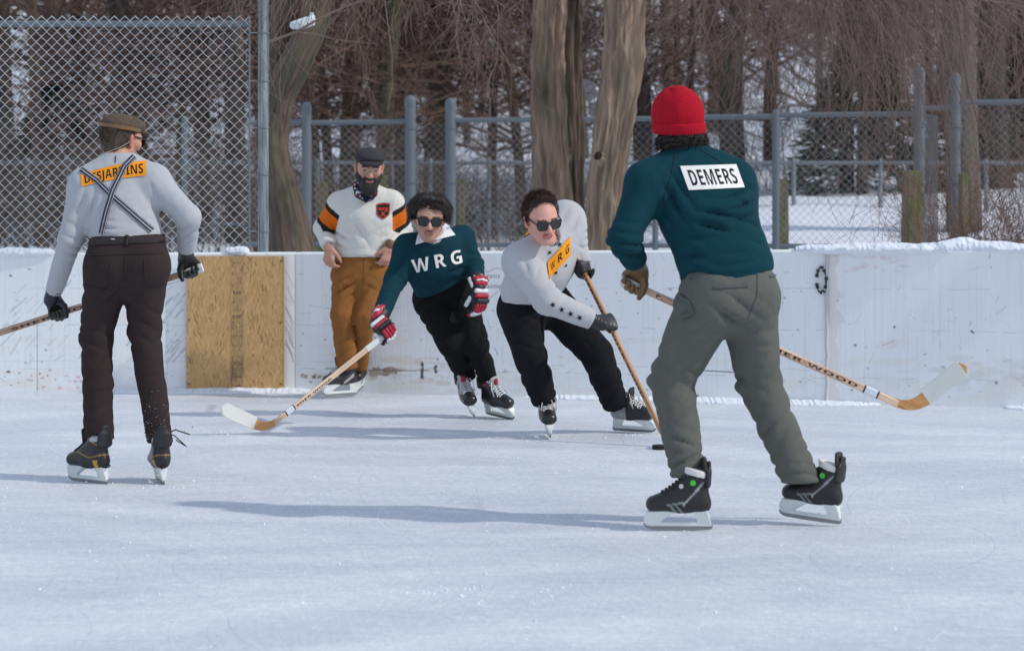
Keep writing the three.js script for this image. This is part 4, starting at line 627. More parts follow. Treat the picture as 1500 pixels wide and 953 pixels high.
const laceGeo = (() => {
  const b = new Buf(); const P = (f, z) => onto(BOOT, add3([0.072 - 0.115 * f, 0.155 + 0.085 * f, z], [0.5, 0.8, 0], 0.1), nrm3([-0.5, -0.8, 0]), 0.003, 0.3);
  for (let k = 0; k < 8; k++) for (const s of [-1, 1]) { const f0 = k / 8, f1 = (k + 0.85) / 8; b.tube([0, 0.25, 0.5, 0.75, 1].map((t) => P(f0 + (f1 - f0) * t, s * 0.03 * (1 - 2 * t))), 0.0032, 5); }
  return b.geo();
})();
const bowGeo = (() => { const b = new Buf(), t = [-0.02, 0.232, 0]; for (const [dx, dz, l] of [[0.05, 0.05, 0.075], [0.045, -0.055, 0.085]]) b.tube([t, [t[0] + dx * 0.6, t[1] + 0.012, dz * 0.6], [t[0] + dx, t[1] - l * 0.4, dz], [t[0] + dx * 1.1, t[1] - l, dz * 0.9], [t[0] + dx * 0.6, t[1] - l * 0.6, dz * 0.65], [t[0] + 0.005, t[1] - 0.004, dz * 0.1]], 0.003, 5); for (const s of [-1, 1]) b.tube([t, [t[0] + 0.06, t[1] - 0.02, s * 0.025], [t[0] + 0.085, t[1] - 0.075, s * 0.04]], 0.003, 5); return b.geo(); })();
function skatePose(at, yaw, pitch = 0, roll = 0) { const g = new THREE.Group(); g.position.set(...at); g.rotation.set(roll * Math.PI / 180, yaw * Math.PI / 180, pitch * Math.PI / 180, 'YZX'); g.updateMatrix(); return { g, at: (p) => V(p).applyMatrix4(g.matrix).toArray(), ankle: V([-0.06, 0.16, 0]).applyMatrix4(g.matrix).toArray(), shin: V([-0.055, 0.255, 0]).applyMatrix4(g.matrix).toArray() }; }
function skate(parent, pose, o) {
  const s = pose.g; s.name = 'skate'; parent.add(s);
  const bm = mat(0xffffff, 0.35, { vertexColors: true });
  obj('boot', mesh(BOOT, 0.005, (p) => { const n = 1 + 0.15 * noise(p[0] * 60, p[1] * 60, p[2] * 60), c = (o.paint && o.paint(p)) || o.boot || [0.012, 0.012, 0.014]; return c.map((v) => v * n); }), bm, s);
  obj('toe_cap', toeGeo, mat(o.toe || [0.014, 0.014, 0.016], 0.32), s);
  if (!o.lowTongue) obj('tongue', tongueGeo, mat(o.tongue || [0.02, 0.02, 0.022], 0.75), s);
  obj('tendon_guard', guardGeo, mat(o.guard || [0.014, 0.014, 0.017], 0.5), s);
  if (o.laces) obj('laces', laceGeo, mat(o.laces, 0.9), s);
  if (o.bow) obj('lace_bow', bowGeo, mat(o.laces, 0.9), s);
  obj('blade_holder', holderGeo, plasticW, s); obj('blade', bladeGeo, runner, s);
  if (o.extra) o.extra(s); return s;
}
// head wear, hair, glasses in the head frame
function flatCap(parent, F, colour, mtl, name = 'flat_cap') {
  const A = (c) => F.at(c), s = F.s, g = sub(name, parent), tilt = nrm3(F.dir([0, -1, -0.12]));
  const f = field([egg(F, [0, 0.066, -0.018], [0.088, 0.062, 0.104]), egg(F, [0, 0.086, 0.045], [0.076, 0.034, 0.07])], [], 0.03, (p) => 0.002 * noise(p[0] * 30, p[1] * 30, p[2] * 30) + 0.0006 * noise(p[0] * 200, p[1] * 200, p[2] * 200));
  f.f = ((q) => (x, y, z) => smax(q(x, y, z), dot3(sub3([x, y, z], A([0, 0.05, -0.02])), tilt), 0.01))(f.f);
  obj('crown', mesh(f, 0.005, colour), mtl, g);
  const b = field([egg(F, [0, 0.056, 0.095], [0.068, 0.016, 0.048])], [], 0.02, (p) => 0.0006 * noise(p[0] * 200, p[1] * 200, p[2] * 200));
  obj('peak', mesh(b, 0.0045, colour), mtl, g); return g;
}
function hairShell(parent, F, o) { // o: grow, planes [[point, normal]], strand
  const G = o.grow, f = field([egg(F, [0, 0.036 + G * 0.3, -0.014 - (o.back || 0)], [0.076 + G, 0.086 + G * (o.top || 1), 0.096 + G]), ...(o.more ? o.more(F) : [])], [], o.k || 0.02, (p) => { const [x, y, z] = F.local(p); return (o.amp || 0.003) * (noise(x * (o.fx || 60), y * (o.fy || 25), z * (o.fz || 25)) + 0.6 * noise(x * 150, y * 60, z * 60)); });
  const cuts = o.planes.map(([c, n, r]) => [F.at(c), nrm3(F.dir(n)), r || 0.012]);
  f.f = ((q) => (x, y, z) => { let d = q(x, y, z); for (const [c, n, r] of cuts) d = smax(d, (x - c[0]) * n[0] + (y - c[1]) * n[1] + (z - c[2]) * n[2], r); return d; })(f.f);
  return obj('hair', mesh(f, 0.0042, (p) => { const [x, y, z] = F.local(p), n = 1 + 0.35 * noise(x * 220, y * 40, z * 60); return o.colour.map((v) => v * n); }), hairMat, parent);
}
// separate locks laid over the skull; root(r) -> point on the skull, dir(p, r) -> way it grows
function strands(parent, F, o) {
  const b = new Buf(), r = rng(o.seed), c = [0, 0.036, -0.014], E = (g) => [0.076 + g, 0.086 + g, 0.096 + g];
  for (let k = 0; k < o.n; k++) {
    const a = r() * 6.2832, u = r() * 1.7 - 0.7, s = Math.sqrt(1 - u * u), e0 = E(o.base || 0.002); let p = [c[0] + e0[0] * s * Math.sin(a), c[1] + e0[1] * u, c[2] + e0[2] * s * Math.cos(a)];
    if (!o.keep(p)) continue;
    let d = nrm3(o.dir(p, r)); const L = o.len(p, r), n = o.n2 || 6, pts = [p], lift = (o.base || 0.002) + (o.lift || 0.01) * r(), e = E(lift);
    for (let i = 1; i <= n; i++) { p = add3(p, d, L / n); const q = sub3(p, c), m = Math.sqrt(q[0] * q[0] / (e[0] * e[0]) + q[1] * q[1] / (e[1] * e[1]) + q[2] * q[2] / (e[2] * e[2])); if (m < 1) p = add3(c, q, 1 / m); pts.push(p); d = nrm3([d[0] + (r() - 0.5) * o.wild, d[1] - (o.fall || 0) + (r() - 0.5) * o.wild, d[2] + (r() - 0.5) * o.wild]); }
    const t = 0.6 + 0.9 * r(); b.tube(pts.map((q) => F.at(q)), pts.map((_, i) => (o.thick || 0.0028) * (1 - 0.75 * i / n)), 3, o.colour.map((v) => v * t), false);
  }
  return obj('hair_strands', b.geo(), hairMat, parent);
}
function sunglasses(parent, F, y = 0.01) {
  const g = sub('sunglasses', parent), fm = mat([0.012, 0.012, 0.013], 0.28), lens = new THREE.MeshPhysicalMaterial({ color: lin(0.012, 0.013, 0.015), roughness: 0.12, clearcoat: 0.2, side: THREE.DoubleSide });
  const M = new THREE.Matrix4().makeBasis(V(F.x), V(F.y), V(F.z)).setPosition(...F.o).scale(new THREE.Vector3(F.s, F.s, F.s));
  const outline = (k) => { const s = new THREE.Shape(); s.moveTo(-0.027 * k, 0.019 * k); s.lineTo(0.028 * k, 0.021 * k); s.quadraticCurveTo(0.031 * k, 0.0, 0.021 * k, -0.018 * k); s.quadraticCurveTo(0, -0.026 * k, -0.019 * k, -0.019 * k); s.quadraticCurveTo(-0.028 * k, -0.004 * k, -0.027 * k, 0.019 * k); return s; };
  for (const s of [-1, 1]) {
    const rim = outline(1.08); rim.holes.push(new THREE.Path(outline(0.88).getPoints(8)));
    const r = new THREE.ExtrudeGeometry(rim, { depth: 0.004, bevelEnabled: true, bevelThickness: 0.0012, bevelSize: 0.001, bevelSegments: 1, curveSegments: 8 }), l = new THREE.ExtrudeGeometry(outline(0.93), { depth: 0.0015, bevelEnabled: false, curveSegments: 8 });
    for (const [q, n, m, z] of [[r, 'rim', fm, 0.1], [l, 'lens', lens, 0.1025]]) { q.scale(s, 1, 1); q.rotateY(s * 0.12); q.translate(s * 0.035, y, z); q.applyMatrix4(M); q.computeVertexNormals(); obj(n, q, m, g); }
    const t = bar(F.at([s * 0.068, y + 0.014, 0.1]), F.at([s * 0.082, y + 0.016, -0.002]), F.y, 0.008 * F.s, 0.004 * F.s); obj('temple', t, fm, g);
  }
  obj('bridge', new Buf().tube([F.at([-0.009, y + 0.009, 0.104]), F.at([0, y + 0.012, 0.106]), F.at([0.009, y + 0.009, 0.104])], 0.0028, 6).geo(), fm, g); return g;
}
function tagPatch(parent, name, geo, w, h, draw, label, cut) { const m = mat(0xffffff, 0.9, { map: canvas(w, h, draw), ...(cut ? { alphaTest: 0.5 } : {}) }); const o = obj(name, geo, m, parent); if (label) o.userData.label = label; return o; }
const textFit = (c, s, cx, cy, w, h, font = 'bold 100px sans-serif') => { c.save(); c.font = font; const m = c.measureText(s).width; c.translate(cx, cy); c.scale(w / m, h / 73); c.textAlign = 'center'; c.textBaseline = 'alphabetic'; c.fillText(s, 0, 36); c.restore(); };
// hockey stick from butt to heel to blade toe (metres, relative to `base`)
const woodTex = canvas(512, 64, (c) => { c.fillStyle = '#f0dcc4'; c.fillRect(0, 0, 512, 64); const r = rng(12); for (let k = 0; k < 260; k++) { c.strokeStyle = r() < 0.5 ? `rgba(120,80,45,${0.06 + r() * 0.14})` : `rgba(230,200,165,${0.08 + r() * 0.15})`; c.lineWidth = 0.5 + r() * 1.5; const y = r() * 64; c.beginPath(); c.moveTo(r() * 512, y); c.lineTo(r() * 512, y + (r() - 0.5) * 5); c.stroke(); } }, { repeat: true });
function stick(label, base, B, Hl, T, o = {}) {
  const G = thing('hockey_stick', label, 'hockey stick', base), x = nrm3(sub3(Hl, B)), L = len3(sub3(Hl, B)), up = perp(sub3(T, Hl), x), n = crs3(x, up), at = (a, b, c = 0) => add3(add3(add3(B, x, a), up, b), n, c);
  const wood = mat(o.wood || [0.97, 0.82, 0.76], 0.5, { map: woodTex });
  const shaftGeo = (a0, a1, w, t) => { const g = bar(at(a0, 0), at(a1, 0), up, w, t, 0.2), p = g.attributes.position, uv = new Float32Array(p.count * 2); for (let i = 0; i < p.count; i++) { const q = sub3([p.getX(i), p.getY(i), p.getZ(i)], B); uv[i * 2] = dot3(q, x) * 1.6; uv[i * 2 + 1] = dot3(q, up) * 12 + dot3(q, n) * 9; } g.setAttribute('uv', new THREE.BufferAttribute(uv, 2)); return g; };
  obj('shaft', shaftGeo(0, L - 0.09, 0.031, 0.021), wood, G);
  // heel and blade: one bent board
  const lie = Math.acos(clamp(dot3(nrm3(sub3(T, Hl)), x), -1, 1)), bl = Math.min(0.31, len3(sub3(T, Hl))), bd = [Math.cos(lie), Math.sin(lie)], bp = [-bd[1], bd[0]];
  const at2 = (s, w0) => { const w = w0 + 0.16 * s * s; return [L + bd[0] * s + bp[0] * w, bd[1] * s + bp[1] * w]; };
  const shp = (pts, holes) => { const s = new THREE.Shape(); pts.forEach(([a, b], i) => i ? s.lineTo(a, b) : s.moveTo(a, b)); return s; };
  const solid = (pts, t, curve, off) => { const g = new THREE.ExtrudeGeometry(shp(pts), { depth: t, bevelEnabled: true, bevelThickness: 0.0015, bevelSize: 0.001, bevelSegments: 1 }), p = g.attributes.position, uv = g.attributes.uv; for (let i = 0; i < p.count; i++) { const a = p.getX(i), b = p.getY(i), s = Math.max(0, (a - L) * bd[0] + b * bd[1]), c = p.getZ(i) - t / 2 + curve * s * s; const q = at(a, b, c); p.setXYZ(i, ...q); uv.setXY(i, a * 2, b * 9); } g.computeVertexNormals(); return g; };
  const edge = (s0, s1, w0, w1) => { const lo = [], hi = []; for (let k = 0; k <= 10; k++) { const s = s0 + (s1 - s0) * k / 10, e = Math.max(0, bl - s), round = e < 0.035 ? Math.sqrt(Math.max(0.02, 1 - Math.pow(1 - e / 0.035, 2))) : 1, w = (0.064 + 0.014 * s / bl) + w1, m = w * 0.5; lo.push(at2(s, m - m * round * 1 - (w0 || 0))); hi.unshift(at2(s, m + m * round)); } return [...lo, ...hi]; };
  const bez = (p, c, q) => Array.from({ length: 9 }, (_, i) => { const t = i / 8, u = 1 - t; return [u * u * p[0] + 2 * u * t * c[0] + t * t * q[0], u * u * p[1] + 2 * u * t * c[1] + t * t * q[1]]; });
  const heel = [...bez([L - 0.11, -0.0155], [L - 0.005, -0.019], at2(0.085, 0.0)), ...bez(at2(0.085, 0.064), [L - 0.03, 0.026], [L - 0.11, 0.0155])];
  obj('heel', solid(heel, 0.012, 0.5), mat(o.heel || [0.80, 0.50, 0.22], 0.5, { map: woodTex }), G);
  obj('blade', solid(edge(0.08, bl, 0, 0), 0.008, 0.5), mat(o.heel || [0.82, 0.56, 0.28], 0.5, { map: woodTex }), G);
  obj('blade_tape', solid(edge(0.068, bl - (o.bareToe ?? -0.002), 0, 0.003).map((p, i, l) => p), 0.0165, 0.5), mat([0.78, 0.78, 0.74], 0.9), G);
  // white band with black edges above the heel
  const ba = L - 0.19; if (!o.noBand) obj('band', shaftGeo(ba - 0.055, ba, 0.0335, 0.0235), mat([0.70, 0.76, 0.82], 0.6), G);
  if (!o.noBand) for (const a of [ba - 0.062, ba]) obj('band_edge', shaftGeo(a, a + 0.007, 0.034, 0.024), mat([0.02, 0.02, 0.025], 0.6), G);
  if (o.tape) obj('grip_tape', shaftGeo(-0.004, o.tape, 0.0345, 0.0245), mat(o.tapeColour || [0.74, 0.74, 0.74], 0.9), G);
  if (o.tape) obj('knob', shaftGeo(-0.012, 0.014, 0.042, 0.033), mat(o.tapeColour || [0.74, 0.74, 0.74], 0.9), G);
  const lm = mat(0xffffff, 0.55, { map: canvas(1024, 48, (c) => { c.clearRect(0, 0, 1024, 48); c.fillStyle = o.ink || '#15131a'; (o.print || [['SHER-WOOD', 620, 1010]]).forEach(([s, a, b]) => textFit(c, s, (a + b) / 2, 24, b - a, 30)); }), alphaTest: 0.5 });
  for (const s of [1, -1]) { // printed lettering on both broad faces
    const a0 = (o.tape || 0) + 0.01, a1 = ba - 0.068, q = [at(a0, 0.0115, s * 0.0113), at(a1, 0.0115, s * 0.0113), at(a1, -0.0115, s * 0.0113), at(a0, -0.0115, s * 0.0113)], g = new THREE.BufferGeometry(), f = o.flip ? !(s > 0) : s > 0;
    g.setAttribute('position', new THREE.Float32BufferAttribute(q.flat(), 3)); g.setAttribute('uv', new THREE.Float32BufferAttribute(f ? [0, 1, 1, 1, 1, 0, 0, 0] : [1, 1, 0, 1, 0, 0, 1, 0].map((v, i) => v), 2)); g.setIndex([0, 1, 2, 0, 2, 3]); g.computeVertexNormals();
    if (o.rot) { const u = g.attributes.uv; for (let i = 0; i < 4; i++) u.setXY(i, 1 - u.getX(i), 1 - u.getY(i)); }
    obj('lettering', g, lm, G);
  }
  return { G, at };
}

// ---------- the skaters ----------

// trousers: pelvis, two legs cut at the hem
function trousersField(o) {
  const adds = [ell(o.pelvis, o.waist, o.side, o.pw, o.pd, o.ww, o.wd, { cuts: [[o.top, o.topN]] })], fl = [];
  for (const L of o.legs) {
    const sh = nrm3(sub3(L.hem, L.knee)), end = add3(L.hem, sh, 0.06), mid = mix3(L.knee, L.hem, 0.5);
    adds.push(cap(L.hip, L.knee, L.r[0], L.r[1], { k: 0.05 }), cap(L.knee, mid, L.r[1], L.r[2], { k: 0.02, cuts: [[L.hem, L.hemN || sh]] }), cap(mid, end, L.r[2], L.r[3], { k: 0.02, cuts: [[L.hem, L.hemN || sh]] }));
    fl.push([mix3(L.hip, L.knee, 0.5), add3(nrm3(sub3(L.knee, L.hip)), o.side, 1.3), 0.16, 6, 0.004], [mix3(L.knee, L.hem, 0.5), add3(sh, o.side, 1.6), 0.16, 6, 0.0045]);
    if (L.seat) adds.push(cap(L.seat, L.seat, L.r[0] * 0.98, L.r[0] * 0.98, { k: 0.06 }));
    const kf = L.fold || 0.009; fl.push([add3(L.knee, o.side, 0.04), add3(sh, o.side, 0.9), 0.11, 12, kf * 0.8], [add3(L.knee, o.side, -0.04), add3(sh, o.side, -0.8), 0.11, 13, kf * 0.8], [mix3(L.knee, L.hem, 0.82), add3(sh, o.side, 0.5), 0.09, 15, (L.stack || 0.008) * 0.8], [mix3(L.knee, L.hem, 0.95), add3(sh, o.side, -0.6), 0.08, 17, (L.stack || 0.008) * 0.7], [mix3(L.hip, L.knee, 0.25), add3(sub3(L.knee, L.hip), o.side, 0.4), 0.13, 13, 0.006], [mix3(L.knee, L.hem, 0.4), add3(sh, o.side, 0.5), 0.13, 10, 0.006], [mix3(L.hip, L.knee, 0.75), add3(sub3(L.knee, L.hip), o.side, -0.3), 0.12, 12, 0.006]);
  }
  return field(adds, [], 0.04, folds([...fl, ...(o.folds || [])], 0.0011, o.seed));
}
// sweater: torso, shoulders, two sleeves; opened at the neck, hem and cuffs
function sweaterField(o) {
  const adds = [ell(o.waist, o.chest, o.side, o.ww, o.wd, o.cw, o.cd, { cuts: [[o.hem, o.hemN]] }), ell(o.chest, o.upper, o.side, o.cw, o.cd, o.uw, o.ud)], fl = [[o.waist, sub3(o.chest, o.waist), 0.14, 15, o.bunch ?? 0.009]];
  for (const A of o.arms) {
    const fd = nrm3(sub3(A.wrist, A.elbow));
    adds.push(cap(o.neck, A.shoulder, 0.058, A.r[0] * 1.08, { k: 0.06 }), cap(A.shoulder, A.elbow, A.r[0] * 1.06, A.r[1], { k: 0.05 }), cap(A.elbow, add3(A.wrist, fd, 0.04), A.r[1], A.r[2], { k: 0.03, cuts: [[A.wrist, fd]] }));
    fl.push([A.elbow, sub3(A.wrist, A.shoulder), 0.10, 17, A.fold ?? 0.010], [mix3(A.shoulder, o.chest, 0.25), add3(sub3(A.shoulder, A.elbow), o.side, 0.5), 0.10, 13, 0.006], [mix3(A.elbow, A.wrist, 0.75), fd, 0.07, 22, 0.004]);
  }
  if (o.extra) adds.push(...o.extra);
  const subs = [{ ...cap(add3(o.neck, o.up, 0.03), add3(o.neck, o.up, 0.2), o.nr ?? 0.062, 0.09), k: 0.012 }, ...(o.cutout || [])];
  return field(adds, subs, 0.05, folds([...fl, ...(o.folds || [])], 0.0011, o.seed));
}
function under(j) { // the body inside the clothes
  const b = [cap(j.pelvis, j.chest, 0.10, 0.11), cap(j.chest, j.neck, 0.10, 0.05)];
  for (const A of j.arms) b.push(cap(j.neck, A.shoulder, 0.04, 0.045), cap(A.shoulder, A.elbow, 0.04, 0.034), cap(A.elbow, A.wrist, 0.034, 0.026));
  for (const L of j.legs) b.push(cap(L.hip, L.knee, 0.06, 0.045), cap(L.knee, add3(L.hem, nrm3(sub3(L.knee, L.hem)), 0.05), 0.045, 0.028), cap(add3(L.hem, nrm3(sub3(L.knee, L.hem)), 0.05), L.ankle, 0.024, 0.02), cap(L.ankle, L.toe, 0.02, 0.018));
  return b;
}
const toElbow = (H, A) => nrm3(sub3(A.elbow, H.at([0, 0, 0]))), fitSleeve = (A, H, d) => { A.wrist = add3(H.at([0, 0, 0]), toElbow(H, A), d); };
const zAway = [0, 0, -1], zNear = [0, 0, 1];

{ // skater in grey with crossed braces, seen from behind
  const S = thing('person', 'person seen from behind in grey sweater with crossed braces, brown trousers and tweed cap', 'person', [-1.917, 0, -12.78]);
  const F = headFrame([-.036, 1.684, -.17], 142, 8, 4, 1.04), neck = [-.042, 1.581, -.12];
  const sl = skatePose([-.172, -.002, 0], 140, 0, 0), sr = skatePose([.179, -.002, -.02], 106, 0, -2);
  const stB = [.351, 1.046, -.24], stH = [-1.282, .521, -.36], stT = [-1.525, .657, -.3];
  const at = (u) => mix3(stB, stH, (293 - u) / 468);
  const side = [1, 0, 0];
  const armL = { shoulder: [-.21, 1.466, -.09], elbow: [-.267, 1.196, -.05], wrist: [-.344, .909, -.2], r: [0.066, 0.058, 0.043], fold: 0.005 }, armR = { shoulder: [.142, 1.486, -.09], elbow: [.32, 1.305, -.02], wrist: [.328, 1.125, -.18], r: [0.066, 0.058, 0.045], fold: 0.011 };
  const hr = grip(at(281), sub3(stH, stB), armR.elbow, true, 1.04), hl = grip(at(85), sub3(stB, stH), armL.elbow, false, 1.04); fitSleeve(armR, hr, 0.05); fitSleeve(armL, hl, 0.05);
  const legs = [{ hip: [-.081, 1.036, 0], knee: [-.141, .716, -.06], hem: [-.124, .21, -.02], r: [0.108, 0.08, 0.07, 0.079], ankle: sl.ankle, toe: sl.at([0.1, 0.11, 0]), hemN: [0, -1, 0], seat: [-.062, 1.081, .035], stack: 0.004 }, { hip: [.111, 1.043, 0], knee: [.096, .736, -.06], hem: [.179, .193, -.02], r: [0.106, 0.078, 0.068, 0.060], ankle: sr.ankle, toe: sr.at([0.1, 0.11, 0]), hemN: [0, -1, 0], seat: [.116, 1.081, .035], stack: 0.004 }];
  makeBody(S, F, neck, under({ pelvis: [.024, 1.063, 0], chest: [-.035, 1.415, -.1], neck, arms: [armL, armR], legs }), [], [0.58, 0.30, 0.21], { stubble: 0.25 });
  const tr = trousersField({ pelvis: [.024, 1.043, 0], waist: [.017, 1.19, -.02], side, pw: 0.185, pd: 0.125, ww: 0.185, wd: 0.125, top: [.02, 1.214, 0], topN: nrm3([-0.04, 1, 0]), legs, seed: 4, folds: [[[.035, .965, .08], [0.3, 1, 0], 0.08, 14, 0.005]] });
  const brown = [0.038, 0.026, 0.025], T = obj('trousers', mesh(tr, 0.0078, fibre(brown, 0.1)), cloth({ roughness: 0.9, sheen: 0 }), S);
  const seamM = mat([0.022, 0.016, 0.016], 0.9);
  obj('waistband', strap(tr, [[-.165, 1.184, 0], [.02, 1.194, 0], [.205, 1.199, 0]], zAway, 0.034, 0.0045), mat([0.030, 0.0215, 0.0215], 0.9), T);
  obj('belt_loop', strap(tr, [[.034, 1.221, 0], [.034, 1.17, 0]], zAway, 0.015, 0.009), seamM, T);
  obj('pocket', strap(tr, [[.124, 1.103, 0], [.128, .972, 0], [.212, .972, 0]], zAway, 0.006, 0.0025), seamM, T);
  obj('pocket', strap(tr, [[-.195, .972, 0], [-.057, .952, 0], [-.04, 1.08, 0]], zAway, 0.006, 0.0022), seamM, T);
  obj('yoke_seam', strap(tr, [[-.175, 1.12, 0], [.027, 1.127, 0], [.212, 1.133, 0]], zAway, 0.005, 0.002), seamM, T);
  obj('seat_seam', strap(tr, [[.03, 1.123, 0], [.027, .989, 0]], zAway, 0.005, 0.002), seamM, T);
  { const r = rng(44), im = new THREE.InstancedMesh(new THREE.IcosahedronGeometry(1, 0), snowMat, 110), M = new THREE.Matrix4(); for (let k = 0; k < 110; k++) { const y = 0.17 + 0.42 * r() * r(), cx = 0.16 + 0.05 * (0.5 - y) * -1, p = onto(tr, [cx + (r() - 0.4) * 0.12, y, 0.5], zAway, 0.001), s = 0.0012 + 0.0035 * r() * r(); M.makeScale(s, s, s).setPosition(...p); im.setMatrixAt(k, M); } im.name = 'snow_specks'; im.userData.kind = 'stuff'; T.add(im); }
  const sw = sweaterField({ waist: [.017, 1.19, -.02], chest: [-.042, 1.398, -.1], upper: [-.044, 1.493, -.11], side, ww: 0.178, wd: 0.12, cw: 0.178, cd: 0.122, uw: 0.155, ud: 0.10, hem: [.02, 1.17, 0], hemN: [0, -1, 0], neck, up: nrm3([0.02, 1, -0.3]), nr: 0.066, arms: [armL, armR], seed: 9, bunch: 0.004, folds: [[[-.06, 1.255, .05], [0.1, 1, 0], 0.07, 22, 0.006], [[.148, 1.266, .05], [-0.2, 1, 0], 0.08, 20, 0.006], [[.168, 1.416, 0], [1, 0.6, 0], 0.07, 14, 0.006], [[-.168, 1.365, 0], [1, -0.3, 0], 0.08, 13, 0.005]] });
  const grey = [0.45, 0.46, 0.485], W1 = obj('sweater', mesh(sw, 0.0076, fibre(grey, 0.05)), cloth(), S);
  obj('neck_seam', strap(sw, [[-.044, 1.608, 0], [-.044, 1.574, 0]], zAway, 0.006, 0.002), mat([0.08, 0.08, 0.09]), W1);
  tagPatch(W1, 'name_patch', panel(sw, [[-.212, 1.517, -.05], [.104, 1.586, -.05], [.112, 1.51, -.05], [-.203, 1.456, -.05]], zAway, 26, 8, 0.004, 0.008), 512, 128, (c, w, h) => { c.fillStyle = '#f2960a'; c.fillRect(0, 0, w, h); c.fillStyle = '#15141c'; textFit(c, 'DESJARDINS', w / 2, h / 2, w * 0.93, h * 0.64); }, 'orange name patch lettered in black');
  const br = mat(0xffffff, 0.8, { map: canvas(64, 32, (c) => { c.fillStyle = '#3f424b'; c.fillRect(0, 0, 64, 32); c.fillStyle = '#b9bcc6'; for (const x of [14, 30, 46]) c.fillRect(x, 0, 4, 32); c.fillStyle = '#202228'; for (const x of [4, 22, 38, 56]) c.fillRect(x, 0, 3, 32); }, { repeat: true }) });
  const B = sub('braces', S);
  obj('strap', strap(sw, [[-.215, 1.544, 0], [-.135, 1.49, 0], [-.057, 1.419, 0], [.05, 1.328, 0], [.151, 1.241, 0]], zAway, 0.03, 0.0065), br, B);
  obj('strap', strap(sw, [[.047, 1.608, 0], [.003, 1.557, 0], [-.044, 1.446, 0], [-.077, 1.332, 0], [-.098, 1.228, 0]], zAway, 0.031, 0.010), br, B);
  for (const [a, b] of [[[-.038, 1.23, .4], [-.034, 1.2, .4]], [[.213, 1.251, .4], [.216, 1.221, .4]]]) obj('clip', bar(onto(tr, a, zAway, 0.008), onto(tr, b, zAway, 0.009), side, 0.018, 0.006), steel, B);
  glove(S, hr, toElbow(hr, armR), [0.014, 0.014, 0.016], { cuff: 0.075 }); glove(S, hl, toElbow(hl, armL), [0.014, 0.015, 0.018], { cuff: 0.075 });
  // tweed cap, hair, sunglasses
  const tweed = (p) => { const n = noise(p[0] * 260, p[1] * 260, p[2] * 260), m = 1 + 0.45 * n; return [0.105 * m, 0.078 * m, 0.058 * m]; };
  const cp = flatCap(S, F, tweed, cloth(), 'tweed_cap');
  const bandF = field([egg(F, [0, 0.068, -0.018], [0.0945, 0.0665, 0.1055])]);
  { const b = new Buf(); for (const off of [0]) { const n = 34, ring = (yy, o) => Array.from({ length: n }, (_, i) => { const a = 1.7 + i / (n - 1) * 3.6, d = F.dir([Math.sin(a), 0, Math.cos(a)]); return onto(bandF, add3(F.at([0, yy, -0.018]), d, 0.25), d.map((v) => -v), o, 0.4); }), A = ring(0.050, 0.003), C = ring(0.068, 0.003); for (let i = 0; i < n; i++) { b.vert(A[i]); b.vert(C[i]); if (i) b.i.push(2 * i - 2, 2 * i - 1, 2 * i, 2 * i - 1, 2 * i + 1, 2 * i); } } obj('leather_band', b.geo(), mat([0.20, 0.11, 0.05], 0.5), cp); }
  hairShell(S, F, { grow: 0.006, amp: 0.0016, planes: [[[0, 0.06, 0], [0, 1, 0]], [[0, -0.058, -0.05], [0, -1, 0.35]], [[0, 0.02, 0.012], [0, -0.5, 1]]], colour: [0.075, 0.05, 0.036], more: (F) => [ell(F.at([0, 0, -0.06]), F.at([0, -0.07, -0.065]), F.x, 0.066 * F.s, 0.04 * F.s, 0.05 * F.s, 0.02 * F.s)] });
  strands(S, F, { n: 2600, seed: 6, base: 0.006, lift: 0.004, keep: (p) => p[1] < 0.07 && p[2] < 0.01 && p[1] > -0.03, dir: (p) => [p[0] * 3, -1, p[2] * 2], len: (p, r) => 0.012 + 0.014 * r(), n2: 2, wild: 0.3, fall: 0.1, thick: 0.0016, colour: [0.09, 0.06, 0.042] });
  sunglasses(S, F);
  obj('glasses_cord', new Buf().tube([F.at([-0.084, 0.02, 0]), F.at([-0.082, -0.01, -0.03]), F.at([-0.07, -0.04, -0.07]), F.at([-0.02, -0.07, -0.1])], 0.0016, 5).geo(), mat([0.5, 0.45, 0.38]), S);
  const yl = (p) => { const a = p[1] - 0.13 - 0.25 * Math.abs(p[0] + 0.06), b = Math.abs(a) < 0.0035 || (Math.abs(p[1] - 0.205 - (p[0] + 0.08) * 0.5) < 0.003); if (p[0] < -0.085 && p[1] < 0.118 && Math.abs(p[2]) > 0.022 && p[0] > -0.11) return [0.55, 0.33, 0.02]; if (p[1] > 0.208 && p[0] < -0.06) return [0.45, 0.45, 0.46]; return b && p[0] < 0.06 ? [0.28, 0.15, 0.02] : [0.012, 0.012, 0.014]; };
  skate(S, sl, { paint: yl, laces: [0.02, 0.02, 0.02] });
  skate(S, sr, { paint: yl, laces: [0.02, 0.02, 0.02], extra: (s) => { const b = new Buf(); b.tube([[0.0, 0.235, 0.03], [0.03, 0.25, 0.09], [0.03, 0.222, 0.16]], 0.0035, 5); b.tube([[0.0, 0.235, 0.03], [0.03, 0.225, 0.08], [0.03, 0.165, 0.14], [0.03, 0.2, 0.09]], 0.003, 5); obj('loose_laces', b.geo(), mat([0.015, 0.015, 0.015]), s); } });
  for (const s of [sl, sr]) obj('heel_loop', new THREE.TorusGeometry(0.014, 0.003, 6, 14).rotateX(1.2).translate(-0.142, 0.09, 0), mat([0.015, 0.015, 0.015]), s.g);
  stick('hockey stick held across the person with crossed braces, lettered shaft', [-1.917, 0, -12.78], stB, stH, stT, { tape: 0.07, wood: [0.60, 0.50, 0.46], print: [['SHER-WOOD', 330, 720]] });
}

